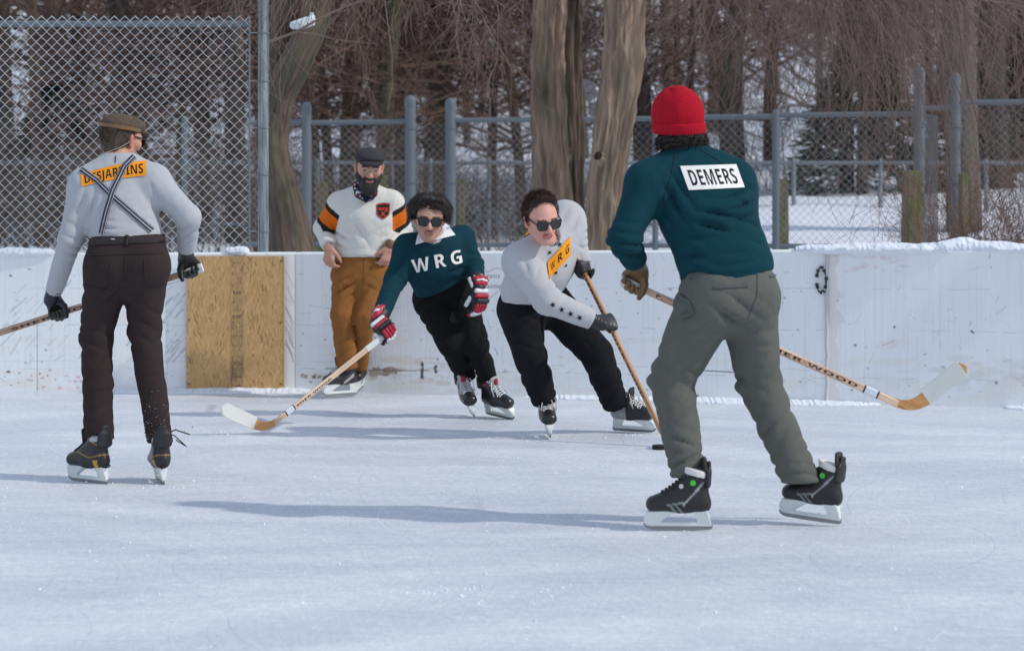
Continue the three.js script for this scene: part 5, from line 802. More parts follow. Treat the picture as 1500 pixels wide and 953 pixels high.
{ // skater in teal and a red knit hat, seen from behind
  const S = thing('person', 'person seen from behind in red knit hat, teal sweater and grey trousers', 'person', [.979, 0, -11.1]);
  const F = headFrame([-.264, 1.725, -.16], 214, 4, -4, 1.08), neck = [-.232, 1.606, -.12];
  const sl = skatePose([-.271, .004, .08], 178, 0, 0), sr = skatePose([.312, .018, -.12], 150, 4, 2);
  const stB = [-.491, 1.051, -.2], stH = [.775, .484, -.12], stT = [1.008, .648, -.1], at = (u) => mix3(stB, stH, (u - 914) / 430);
  const side = nrm3([1, 0.12, -0.15]);
  const armL = { shoulder: [-.397, 1.477, -.06], elbow: [-.5, 1.238, .02], wrist: [-.499, 1.097, -.16], r: [0.082, 0.066, 0.05], fold: 0.009 }, armR = { shoulder: [-.019, 1.482, -.12], elbow: [.054, 1.225, -.24], wrist: [-.031, .984, -.3], r: [0.078, 0.062, 0.048], fold: 0.006 };
  const hl = grip(at(925), sub3(stH, stB), armL.elbow, false, 1.12), hrr = grip(at(1062), sub3(stB, stH), armR.elbow, true, 1.1); fitSleeve(armL, hl, 0.05); fitSleeve(armR, hrr, 0.05);
  const legs = [{ hip: [-.148, .952, .02], knee: [-.289, .628, -.1], hem: [-.222, .208, .04], r: [0.132, 0.096, 0.082, 0.070], ankle: sl.ankle, toe: sl.at([0.1, 0.11, 0]), hemN: nrm3([-0.25, -1, 0]), seat: [-.105, 1.019, .03], stack: 0.014, fold: 0.012 }, { hip: [.035, .955, -.03], knee: [.092, .613, -.14], hem: [.271, .188, -.1], r: [0.126, 0.095, 0.082, 0.081], ankle: sr.ankle, toe: sr.at([0.1, 0.11, 0]), hemN: nrm3([0.05, -1, 0]), seat: [.02, 1.018, 0], stack: 0.014, fold: 0.012 }];
  makeBody(S, F, neck, under({ pelvis: [-.038, 1.018, 0], chest: [-.155, 1.382, -.08], neck, arms: [armL, armR], legs }), [], [0.45, 0.26, 0.19], {});
  const tr = trousersField({ pelvis: [-.041, .986, 0], waist: [-.054, 1.084, -.02], side, pw: 0.20, pd: 0.14, ww: 0.172, wd: 0.115, top: [-.055, 1.103, 0], topN: nrm3([-0.15, 1, 0]), legs, seed: 14, folds: [[[-.038, .892, .1], [0.6, 1, 0], 0.12, 12, 0.008], [[-.252, .948, .05], [1, 0.4, 0], 0.08, 16, 0.009], [[.064, .834, .1], [-0.5, 1, 0], 0.12, 13, 0.007], [[-.255, .342, .1], [0.3, 1, 0], 0.10, 15, 0.011]] });
  const ol = [0.118, 0.123, 0.108], T = obj('trousers', mesh(tr, 0.0078, (p) => { const st = Math.exp(-Math.pow(len3(sub3(p, [-.068, .945, .12])) / 0.045, 2)) * (noise(p[0] * 60, p[1] * 60, p[2] * 60) > 0.1 ? 0.55 : 0.12); const n = 1 + 0.06 * noise(p[0] * 90, p[1] * 90, p[2] * 90) + 0.07 * noise(p[0] * 8, p[1] * 8, p[2] * 8); return mix3(ol.map((v) => v * n), [0.05, 0.042, 0.03], st); }), cloth({ roughness: 0.95 }), S);
  const sm = mat([0.085, 0.095, 0.086], 0.9);
  obj('pocket_welt', strap(tr, [[-.131, 1.036, 0], [.018, 1.044, 0]], zAway, 0.014, 0.004), sm, T); obj('pocket_welt', strap(tr, [[.12, 1.079, 0], [.152, 1.085, 0]], zAway, 0.012, 0.004), sm, T);
  obj('seat_seam', strap(tr, [[.064, 1.097, 0], [.058, 1.003, 0], [.026, .91, 0]], zAway, 0.006, 0.002), sm, T);
  obj('pocket', strap(tr, [[-.272, .998, 0], [-.24, .974, 0], [-.219, .927, 0], [-.26, .91, 0]], zAway, 0.022, 0.009), sm, T);
  const sw = sweaterField({ waist: [-.055, 1.102, -.01], chest: [-.138, 1.353, -.07], upper: [-.189, 1.494, -.1], side, ww: 0.205, wd: 0.15, cw: 0.20, cd: 0.135, uw: 0.18, ud: 0.11, hem: [-.055, 1.068, 0], hemN: nrm3([0.19, -1, 0]), neck, up: nrm3([-0.15, 1, -0.2]), nr: 0.064, arms: [armL, armR], seed: 29, bunch: 0.012, folds: [[[-.052, 1.254, .1], [0.25, 1, 0], 0.15, 13, 0.016], [[-.168, 1.153, .1], [0.45, 1, 0], 0.12, 12, 0.013], [[.025, 1.384, .05], [-0.3, 1, 0], 0.10, 14, 0.010], [[-.292, 1.383, 0], [1, 0.6, 0], 0.10, 11, 0.011]] });
  const teal = [0.0045, 0.043, 0.058], W1 = obj('sweater', mesh(sw, 0.0076, fibre(teal, 0.1)), cloth({ sheen: 0.1, sheenColor: lin(0.05, 0.16, 0.2) }), S);
  const smT = mat([0.005, 0.03, 0.042], 0.9);
  obj('raglan_seam', strap(sw, [[-.277, 1.611, 0], [-.295, 1.515, 0], [-.336, 1.383, 0]], zAway, 0.005, 0.002), smT, W1); obj('raglan_seam', strap(sw, [[-.172, 1.623, 0], [-.102, 1.582, 0], [.015, 1.494, 0]], zAway, 0.004, 0.0015), smT, W1);
  tagPatch(W1, 'name_patch', panel(sw, [[-.259, 1.55, 0], [-.015, 1.558, 0], [.018, 1.459, 0], [-.225, 1.447, 0]], zAway, 22, 10, 0.004), 512, 176, (c, w, h) => { c.fillStyle = '#f4f2ee'; c.fillRect(0, 0, w, h); c.fillStyle = '#121018'; textFit(c, 'DEMERS', w / 2, h / 2, w * 0.86, h * 0.66); }, 'white name patch lettered in black');
  // knit hat and curls
  const H = sub('knit_hat', S), redC = (p) => { const n = 1 + 0.12 * noise(p[0] * 150, p[1] * 150, p[2] * 150); return [0.40 * n, 0.008 * n, 0.022 * n]; };
  const rib = (p) => { const [x, y, z] = F.local(p), a = Math.atan2(x, z); return 0.0011 * Math.sin(a * 64) + 0.0015 * noise(x * 30, y * 30, z * 30); };
  const hat = field([egg(F, [0, 0.07, -0.014], [0.092, 0.092, 0.104]), egg(F, [0, 0.025, -0.014], [0.097, 0.09, 0.110])], [], 0.04, (p) => { const [x, y, z] = F.local(p), a = Math.atan2(x, z + 0.014), t = sstep(0.1, 0.15, y); return rib(p) * (1 - 0.6 * t) - t * 0.010 * Math.pow(Math.abs(Math.sin(a * 2 + 0.5)), 6) * (1 - sstep(0.146, 0.153, y)); });
  hat.f = ((q) => (x, y, z) => smax(q(x, y, z), dot3(sub3([x, y, z], F.at([0, -0.03, -0.02])), nrm3(F.dir([0, -1, 0.16]))), 0.012))(hat.f);
  obj('crown', mesh(hat, 0.0048, redC), cloth({ sheen: 0.1, sheenColor: lin(0.5, 0.05, 0.05) }), H);
  const cuff = field([egg(F, [0, 0.0, -0.014], [0.1035, 0.13, 0.1165])], [], 0.02, rib), cn = nrm3(F.dir([0, -1, 0.16])), cA = F.at([0, -0.034, -0.02]), cB = F.at([0, 0.016, -0.02]);
  cuff.f = ((q) => (x, y, z) => smax(smax(q(x, y, z), (x - cA[0]) * cn[0] + (y - cA[1]) * cn[1] + (z - cA[2]) * cn[2], 0.012), -((x - cB[0]) * cn[0] + (y - cB[1]) * cn[1] + (z - cB[2]) * cn[2]), 0.012))(cuff.f);
  obj('turn_up', mesh(cuff, 0.0048, redC), cloth({ sheen: 0.1, sheenColor: lin(0.5, 0.05, 0.05) }), H);
  const hb = new Buf(), r = rng(52); for (let k = 0; k < 420; k++) { const a = Math.PI + (r() - 0.5) * 3.9, R = 0.088 + 0.012 * r(); let p = [Math.sin(a) * R * 0.9, -0.03 - 0.02 * r(), Math.cos(a) * R * 0.98 - 0.014]; const pts = [p], ph = r() * 6, tw = 0.006 + 0.008 * r(), n = 7, len = 0.025 + 0.035 * r(); for (let i = 1; i <= n; i++) { const t = i / n; pts.push([p[0] * (1 + 0.22 * t) + Math.cos(ph + t * 9) * tw, p[1] - len * t, p[2] * (1 + 0.16 * t) + Math.sin(ph + t * 9) * tw]); } const c = 0.6 + r() * 0.9; hb.tube(pts.map((q) => F.at(q)), pts.map((_, i) => 0.0032 * (1 - i / n * 0.7)), 4, [0.016 * c, 0.011 * c, 0.009 * c], false); }
  obj('hair', hb.geo(), hairMat, S);
  glove(S, hl, toElbow(hl, armL), [0.15, 0.085, 0.030], { cuff: 0.075, cuffColour: [0.13, 0.07, 0.025] });
  glove(S, hrr, toElbow(hrr, armR), [0.15, 0.085, 0.030], { cuff: 0.075 });
  const silver = (p) => { const a = p[0] * 0.8 + (p[1] - 0.1); if (Math.abs(p[1] - 0.135 - (p[0] + 0.06) * -1.1 - 0.02) < 0.006 && p[0] < -0.02 && p[0] > -0.11) return [0.32, 0.34, 0.36]; if (Math.abs(p[1] - 0.118 + p[0] * 0.18) < 0.0045 && p[0] > -0.03 && p[0] < 0.05) return [0.20, 0.21, 0.23]; if (Math.abs(p[0] - 0.005 - (p[1] - 0.1) * 0.8) < 0.006 && p[1] < 0.115) return [0.20, 0.21, 0.23]; if (Math.abs(p[0] - 0.03 - (p[1] - 0.1) * 0.8) < 0.006 && p[1] < 0.112) return [0.22, 0.23, 0.25]; return [0.014, 0.014, 0.016]; };
  const extra = (s) => {
    for (const z of [1, -1]) { const g = new THREE.CylinderGeometry(0.011, 0.012, 0.008, 18).rotateX(Math.PI / 2), p = onto(BOOT, [-0.06, 0.205, z * 0.3], [0, 0, -z], 0.001); g.translate(...p); obj('dial', g, mat([0.06, 0.55, 0.04], 0.4), s); const g2 = new THREE.CylinderGeometry(0.009, 0.01, 0.006, 14).rotateX(Math.PI / 2), p2 = onto(BOOT, [-0.01, 0.19, z * 0.3], [0, 0, -z], 0.001); g2.translate(...p2); obj('eyelet', g2, mat([0.5, 0.5, 0.5], 0.4), s); }
    obj('ankle_tape', mesh(field([ell([-0.08, 0.232, 0], [-0.078, 0.262, 0], [0, 0, 1], 0.044, 0.056, 0.046, 0.058, { cuts: [[[-0.08, 0.258, 0], nrm3([-0.25, 1, 0])], [[-0.08, 0.228, 0], nrm3([0.25, -1, 0])]] })]), 0.005), mat([0.74, 0.72, 0.70], 0.9), s);
    obj('tendon_pad', mesh(field([ell([-0.116, 0.25, 0], [-0.108, 0.30, 0], [0, 0, 1], 0.042, 0.014, 0.036, 0.012)]), 0.005), mat([0.016, 0.016, 0.018], 0.55), s);
  };
  skate(S, sl, { paint: silver, lowTongue: true, laces: [0.03, 0.03, 0.03], extra }); skate(S, sr, { paint: silver, lowTongue: true, laces: [0.03, 0.03, 0.03], extra });
  stick('hockey stick with white taped blade lifted behind the person in the red hat', [.979, 0, -11.1], stB, stH, stT, { tape: 0.08, bareToe: 0.02, print: [['P.', 60, 96], ['SHER-WOOD', 560, 1005]] });
}
{ // bearded skater in cream sweater, facing the camera
  const S = thing('person', 'bearded person in cream sweater with orange armbands, tan trousers and dark cap', 'person', [-1.092, 0, -17.65]);
  const F = headFrame([.126, 1.555, .14], 8, 12, -3, 1.13), neck = [.106, 1.403, .06];
  const sl = skatePose([-.074, .016, 0], -138, 0, 4), sr = skatePose([.038, .031, -.3], -97, -6, 2);
  const side = [1, 0, 0];
  const armR = { shoulder: [-.082, 1.319, .02], elbow: [-.199, 1.155, -.06], wrist: [-.155, 1.034, .1], r: [0.070, 0.062, 0.046], fold: 0.011 }, armL = { shoulder: [.275, 1.328, .02], elbow: [.341, 1.146, -.06], wrist: [.274, 1.038, .1], r: [0.070, 0.062, 0.046], fold: 0.011 };
  const legs = [{ hip: [-.037, .831, 0], knee: [-.064, .567, .09], hem: [-.028, .209, 0], r: [0.094, 0.071, 0.068, 0.072], ankle: sl.ankle, toe: sl.at([0.1, 0.11, 0]), fold: 0.009, stack: 0.012 }, { hip: [.153, .831, 0], knee: [.099, .558, .1], hem: [.037, .201, -.24], r: [0.094, 0.068, 0.064, 0.060], ankle: sr.ankle, toe: sr.at([0.1, 0.11, 0]), fold: 0.009, stack: 0.011 }];
  const hR = frame([-.15, 1.034, .11], nrm3([0.75, 0.1, 0.65]), nrm3([0.35, -0.75, 0.45]), null, 1.12), hL = frame([.265, 1.034, .11], nrm3([-0.7, 0.2, 0.7]), nrm3([-0.5, -0.7, 0.3]), null, 1.12);
  hR.y = perp(hR.y, hR.x); hR.z = crs3(hR.x, hR.y); hL.y = perp(hL.y, hL.x); hL.z = crs3(hL.x, hL.y).map((v) => -v);
  const fr = (h) => frame(h.o, h.x, h.y, h.z, h.s), HR = fr(hR), HL = fr(hL); fitSleeve(armR, HR, 0.012); fitSleeve(armL, HL, 0.012); const skin = [0.50, 0.29, 0.21];
  makeBody(S, F, neck, under({ pelvis: [.06, .868, 0], chest: [.099, 1.245, .02], neck, arms: [armR, armL], legs }), [[...handBones(HR, [38, 55, 30], [0.55, 0.7, 0.4]), cap(HR.at([0, 0.02, 0]), armR.elbow, 0.028, 0.034)], [...handBones(HL, [40, 60, 40], [0.5, 0.7, 0.45]), cap(HL.at([0, 0.02, 0]), armL.elbow, 0.028, 0.034)]], skin, { eyes: true, brow: [0.012, 0.009, 0.008], lip: [0.38, 0.12, 0.11] });
  const tr = trousersField({ pelvis: [.06, .831, 0], waist: [.065, .961, 0], side, pw: 0.182, pd: 0.125, ww: 0.178, wd: 0.125, top: [.065, 1.008, 0], topN: [0, 1, 0], legs, seed: 33, folds: [[[.066, .784, .1], [0.3, 1, 0], 0.09, 15, 0.009], [[-.04, .738, .1], [-0.5, 1, 0], 0.09, 14, 0.008], [[.168, .738, .1], [0.6, 1, 0], 0.09, 14, 0.008]] });
  const T = obj('trousers', mesh(tr, 0.0078, fibre([0.26, 0.108, 0.030], 0.1)), cloth({ sheen: 0.15 }), S);
  obj('fly_seam', strap(tr, [[.092, .952, .3], [.087, .806, .3]], zAway, 0.005, 0.002), mat([0.19, 0.078, 0.02]), T);
  const sw = sweaterField({ waist: [.07, .998, 0], chest: [.099, 1.231, .03], upper: [.104, 1.342, .03], side, ww: 0.188, wd: 0.14, cw: 0.19, cd: 0.135, uw: 0.145, ud: 0.10, hem: [.07, .957, 0], hemN: [0, -1, 0.04], neck, up: nrm3([0, 1, 0.2]), nr: 0.07, arms: [armR, armL], seed: 37, bunch: 0.009, cutout: [{ ...cap([.113, 1.436, .2], [.103, 1.376, .26], 0.06, 0.02), k: 0.012 }], folds: [[[-.063, 1.084, .1], [0.4, 1, 0], 0.10, 12, 0.010], [[.214, 1.084, .1], [-0.4, 1, 0], 0.10, 12, 0.010], [[.075, 1.131, .1], [1, 0.3, 0], 0.12, 7, 0.007]] });
  const bandOn = (A, p) => { const B = sub3(A.elbow, A.shoulder), q = sub3(p, A.shoulder), t = dot3(q, B) / dot3(B, B); const d = len3(sub3(q, B.map((v) => v * t))); return d < 0.12 && Math.abs(p[0] - (F.o[0])) > 0.155 ? t : -1; };
  const W1 = obj('sweater', mesh(sw, 0.006, (p) => { const n = 1 + 0.05 * noise(p[0] * 90, p[1] * 90, p[2] * 90); for (const A of [armR, armL]) { const t = bandOn(A, p); if (t > 0.1 && t < 0.85) return t < 0.27 || t > 0.72 ? [0.018, 0.017, 0.017] : [0.68, 0.145, 0.012]; } return [0.66 * n, 0.645 * n, 0.60 * n]; }), cloth({ sheen: 0.4 }), S);
  obj('hem_band', strap(sw, [[-.077, .998, .3], [.087, .977, .3], [.251, .993, .3]], zAway, 0.035, 0.004), mat([0.63, 0.615, 0.57], 0.95), W1);
  tagPatch(W1, 'badge', panel(sw, [[.172, 1.333, .3], [.272, 1.333, .3], [.272, 1.217, .3], [.172, 1.217, .3]], zAway, 10, 10, 0.005), 192, 216, (c, w, h) => { c.clearRect(0, 0, w, h); const sh = (k) => { c.save(); c.translate(w / 2, h / 2); c.scale(k, k); c.beginPath(); c.moveTo(-88, -84); c.quadraticCurveTo(0, -118, 88, -92); c.lineTo(80, 40); c.quadraticCurveTo(60, 78, 0, 104); c.quadraticCurveTo(-66, 80, -84, 36); c.closePath(); c.fill(); c.restore(); }; c.fillStyle = '#0e0c10'; sh(1); c.fillStyle = '#d8431c'; sh(0.93); c.fillStyle = '#120f12'; sh(0.84); c.fillStyle = '#dd431c'; textFit(c, 'wrg', w / 2, 76, 120, 46); c.strokeStyle = '#dd431c'; c.lineWidth = 9; c.beginPath(); c.moveTo(74, 118); c.lineTo(112, 164); c.lineTo(126, 164); c.moveTo(118, 118); c.lineTo(80, 164); c.lineTo(66, 164); c.stroke(); }, 'black shield badge with red border and lettering', true);
  // beard, bandana, cap
  const bd = field([ell(F.at([-0.062, -0.03, 0.02]), F.at([-0.02, -0.1, 0.066]), F.y, 0.03, 0.022, 0.034, 0.03), ell(F.at([0.062, -0.03, 0.02]), F.at([0.02, -0.1, 0.066]), F.y, 0.03, 0.022, 0.034, 0.03), egg(F, [0, -0.105, 0.07], [0.045, 0.045, 0.036]), cap(F.at([-0.03, -0.042, 0.083]), F.at([0, -0.036, 0.097]), 0.008, 0.0085), cap(F.at([0.03, -0.042, 0.083]), F.at([0, -0.036, 0.097]), 0.008, 0.0085), cap(F.at([-0.034, -0.05, 0.08]), F.at([-0.03, -0.08, 0.08]), 0.011), cap(F.at([0.034, -0.05, 0.08]), F.at([0.03, -0.08, 0.08]), 0.011)], [{ ...cap(F.at([-0.015, -0.053, 0.11]), F.at([0.015, -0.053, 0.11]), 0.013), k: 0.008 }], 0.02, (p) => 0.003 * noise(p[0] * 70, p[1] * 40, p[2] * 70) + 0.0018 * noise(p[0] * 180, p[1] * 80, p[2] * 180));
  obj('beard', mesh(bd, 0.0038, fibre([0.012, 0.009, 0.008], 0.4, 180)), hairMat, S);
  for (const s of [-1, 1]) obj('eyebrow', mesh(field([cap(F.at([s * 0.014, 0.031, 0.092]), F.at([s * 0.036, 0.036, 0.089]), 0.0048, 0.0046), cap(F.at([s * 0.036, 0.036, 0.089]), F.at([s * 0.054, 0.029, 0.076]), 0.0046, 0.003)], [], 0.006), 0.0028, [0.012, 0.009, 0.008]), hairMat, S);
  const bn = field([ell([.106, 1.421, .07], [.107, 1.389, .08], side, 0.078, 0.075, 0.085, 0.08), cap([.059, 1.394, .14], [.102, 1.348, .165], 0.022, 0.012), cap([.165, 1.403, .14], [.107, 1.348, .165], 0.022, 0.012), cap([.042, 1.445, .08], [.054, 1.389, .12], 0.03, 0.026)], [], 0.02, folds([[[.077, 1.408, .12], [0.6, 1, 0], 0.08, 26, 0.005]], 0.001, 4));
  obj('bandana', mesh(bn, 0.0038, (p) => { const n = noise(p[0] * 75, p[1] * 75, p[2] * 75), m = noise(p[0] * 38 + 9, p[1] * 38, p[2] * 38); return n > 0.42 ? [0.6, 0.6, 0.62] : m > 0.5 ? [0.40, 0.03, 0.035] : [0.012, 0.02, 0.055]; }), cloth(), S);
  flatCap(S, F, fibre([0.045, 0.044, 0.048], 0.2, 120), cloth(), 'flat_cap');
  hairShell(S, F, { grow: 0.004, amp: 0.001, planes: [[[0, 0.06, 0], [0, 1, 0]], [[0, -0.02, 0], [0, -1, 0]], [[0, 0.0, 0.03], [0, 0, 1]]], colour: [0.012, 0.009, 0.008] });
  obj('watch', mesh(field([ell(HL.at([0, -0.018, 0]), HL.at([0, -0.006, 0]), HL.x, 0.04, 0.033, 0.04, 0.033)]), 0.004), mat([0.16, 0.075, 0.03], 0.5), S);
  const sk = { boot: [0.016, 0.016, 0.02], laces: [0.55, 0.58, 0.66], paint: (p) => Math.abs(p[1] - 0.11 - (p[0] + 0.04) * -0.6) < 0.012 && p[0] > -0.09 && p[0] < 0.0 ? [0.35, 0.36, 0.36] : [0.016, 0.016, 0.02] };
  skate(S, sl, sk); skate(S, sr, sk);
}
{ // dark-haired skater in teal with white letters, leaning forward
  const S = thing('person', 'dark-haired person in teal lettered sweater, white collar, sunglasses and red padded gloves', 'person', [-.107, 0, -16.2]);
  const F = headFrame([-.402, 1.244, .24], 3, 14, -4, 1.13), neck = [-.384, 1.111, .12];
  const sl = skatePose([-.142, .015, -.06], -82, -4, 15), sr = skatePose([.034, .005, .02], -52, -4, 15);
  const side = nrm3([1, 0.12, -0.25]);
  const stB = [-.628, .576, .52], stH = [-1.357, .008, 1], stT = [-1.576, .111, 1.16], at = (u) => mix3(stB, stH, (572 - u) / 188);
  const armR = { shoulder: [-.542, 1.064, .1], elbow: [-.62, .866, .14], wrist: [-.635, .721, .36], r: [0.074, 0.064, 0.052], fold: 0.009 }, armL = { shoulder: [-.209, 1.116, -.02], elbow: [-.132, .954, 0], wrist: [-.113, .863, .18], r: [0.072, 0.060, 0.05], fold: 0.010 };
  const hr = grip(at(568), sub3(stH, stB), armR.elbow, false, 1.1), wl = [-.1, .808, .16], hx = nrm3([-0.75, 0.05, 0.65]), hy = perp([0.18, -1, 0.12], hx), hl = frame(wl, hx, hy, crs3(hx, hy).map((v) => -v), 1.1); fitSleeve(armR, hr, 0.085); fitSleeve(armL, hl, 0.085);
  const legs = [{ hip: [-.417, .728, -.1], knee: [-.267, .464, .06], hem: [-.181, .247, -.1], r: [0.100, 0.084, 0.068, 0.062], ankle: sl.ankle, toe: sl.at([0.1, 0.11, 0]), stack: 0.008 }, { hip: [-.22, .778, -.14], knee: [-.122, .482, .08], hem: [-.03, .207, -.02], r: [0.098, 0.078, 0.062, 0.056], ankle: sr.ankle, toe: sr.at([0.1, 0.11, 0]), stack: 0.008 }];
  const skin = [0.62, 0.35, 0.25];
  makeBody(S, F, neck, under({ pelvis: [-.314, .77, -.12], chest: [-.386, .969, .06], neck, arms: [armR, armL], legs }), [], skin, { stubble: 0.4, brow: [0.02, 0.014, 0.012], lip: [0.42, 0.13, 0.12] });
  const tr = trousersField({ pelvis: [-.323, .736, -.12], waist: [-.343, .815, -.08], side, pw: 0.16, pd: 0.125, ww: 0.16, wd: 0.125, top: [-.341, .882, 0], topN: [0, 1, 0], legs, seed: 55, folds: [[[-.298, .69, 0], [0.3, 1, 0], 0.1, 13, 0.008]] });
  obj('trousers', mesh(tr, 0.0078, fibre([0.0095, 0.0095, 0.011], 0.15)), cloth({ sheen: 0 }), S);
  const up = nrm3([-0.1, 0.85, 0.5]);
  const sw = sweaterField({ waist: [-.343, .798, -.06], chest: [-.378, .969, .05], upper: [-.381, 1.059, .09], side, ww: 0.158, wd: 0.125, cw: 0.19, cd: 0.125, uw: 0.17, ud: 0.10, hem: [-.34, .795, .05], hemN: nrm3([0.34, -0.8, -0.25]), neck, up, nr: 0.074, arms: [armR, armL], seed: 59, bunch: 0.008, folds: [[[-.465, .864, .1], [0.5, 1, 0], 0.09, 13, 0.008], [[-.254, .907, .1], [-0.5, 1, 0], 0.09, 13, 0.010], [[-.529, .97, .1], [1, 0.4, 0], 0.07, 13, 0.007]] });
  const W1 = obj('sweater', mesh(sw, 0.0076, fibre([0.0058, 0.040, 0.056], 0.1)), cloth({ sheen: 0.1, sheenColor: lin(0.05, 0.16, 0.2) }), S);
  tagPatch(W1, 'chest_letters', panel(sw, [[-.525, 1.01, .3], [-.19, 1.079, .3], [-.17, .964, .3], [-.504, .897, .3]], zAway, 26, 12, 0.0045), 768, 256, (c, w, h) => { c.clearRect(0, 0, w, h); c.fillStyle = '#eceae6'; textFit(c, 'W', 132, 136, 246, 190); textFit(c, 'R', 396, 132, 172, 186); textFit(c, 'G', 636, 134, 186, 186); }, 'large white letters on the chest', true);
  // white shirt collar
  const cm = mat([0.78, 0.79, 0.82], 0.85), C = sub('shirt_collar', S), cf = field([ell(add3(neck, up, -0.02), add3(neck, up, 0.055), side, 0.078, 0.078, 0.07, 0.068, { cuts: [[add3(neck, up, 0.045), up]] })], [{ ...cap(add3(F.at([0, -0.1, 0.06]), up, 0.02), add3(neck, zNear, 0.09), 0.03, 0.016), k: 0.01 }]);
  obj('collar_band', mesh(cf, 0.005), cm, C);
  const over = { surf: (x, y, z) => smin(sw.surf(x, y, z), cf.f(x, y, z), 0.02) };
  obj('collar_flap', panel(over, [[-.459, 1.226, .4], [-.421, 1.176, .4], [-.388, 1.117, .4], [-.49, 1.086, .4]], zAway, 8, 8, 0.007), cm, C);
  obj('collar_flap', panel(over, [[-.347, 1.18, .4], [-.318, 1.238, .4], [-.243, 1.145, .4], [-.38, 1.113, .4]], zAway, 8, 8, 0.007), cm, C);
  // swept dark hair
  hairShell(S, F, { grow: 0.010, top: 1.35, amp: 0.005, fx: 50, fy: 16, fz: 22, k: 0.03, planes: [[[0, 0.085, 0.062], [0, -0.6, 1]], [[0, -0.02, -0.03], [0, -1, 0.4]], [[0, 0.0, 0.036], [0, -0.25, 1]]], colour: [0.014, 0.010, 0.009],
    more: (F) => [cap(F.at([0.055, 0.1, 0.055]), F.at([0.088, 0.015, 0.03]), 0.024 * F.s, 0.015 * F.s), cap(F.at([-0.04, 0.108, 0.06]), F.at([-0.085, 0.03, 0.035]), 0.026 * F.s, 0.02 * F.s), cap(F.at([-0.02, 0.118, 0.05]), F.at([0.05, 0.105, 0.055]), 0.026 * F.s, 0.026 * F.s)] });
  strands(S, F, { n: 1900, seed: 4, base: 0.012, lift: 0.012, keep: (p) => p[1] > 0.075 || (p[2] < 0.03 && p[1] > -0.005), dir: (p, r) => [p[0] > -0.015 ? 1 : -1, 0.45 - 2 * Math.abs(p[0]) * 4, -0.15 + (r() - 0.5) * 0.4 + (p[2] > 0.04 ? 0.25 : 0)], len: (p, r) => 0.03 + 0.035 * r() + (p[1] > 0.08 ? 0.02 : 0), n2: 6, wild: 0.3, fall: 0.26, thick: 0.0030, colour: [0.022, 0.014, 0.012] });
  sunglasses(S, F);
  hockeyGlove(S, hr, [60, 80, 50], toElbow(hr, armR));
  hockeyGlove(S, hl, [40, 50, 35], toElbow(hl, armL));
  const tk = { boot: [0.016, 0.016, 0.018], tongue: [0.45, 0.45, 0.46], laces: [0.70, 0.71, 0.74], bow: true, paint: (p) => p[1] > 0.205 ? [0.10, 0.012, 0.02] : [0.016, 0.016, 0.018], extra: (s) => obj('tongue_badge', mesh(field([ell([0.016, 0.225, 0], [0.02, 0.25, 0], [0, 0, 1], 0.016, 0.010)]), 0.004), mat([0.30, 0.02, 0.04], 0.7), s) };
  skate(S, sl, tk); skate(S, sr, tk);
  stick('hockey stick with white blade resting on the ice, held by the padded glove', [-.107, 0, -16.2], stB, stH, stT, { tape: 0.20, wood: [0.97, 0.90, 0.88], print: [['SHER-WOOD', 12, 520]] });
}
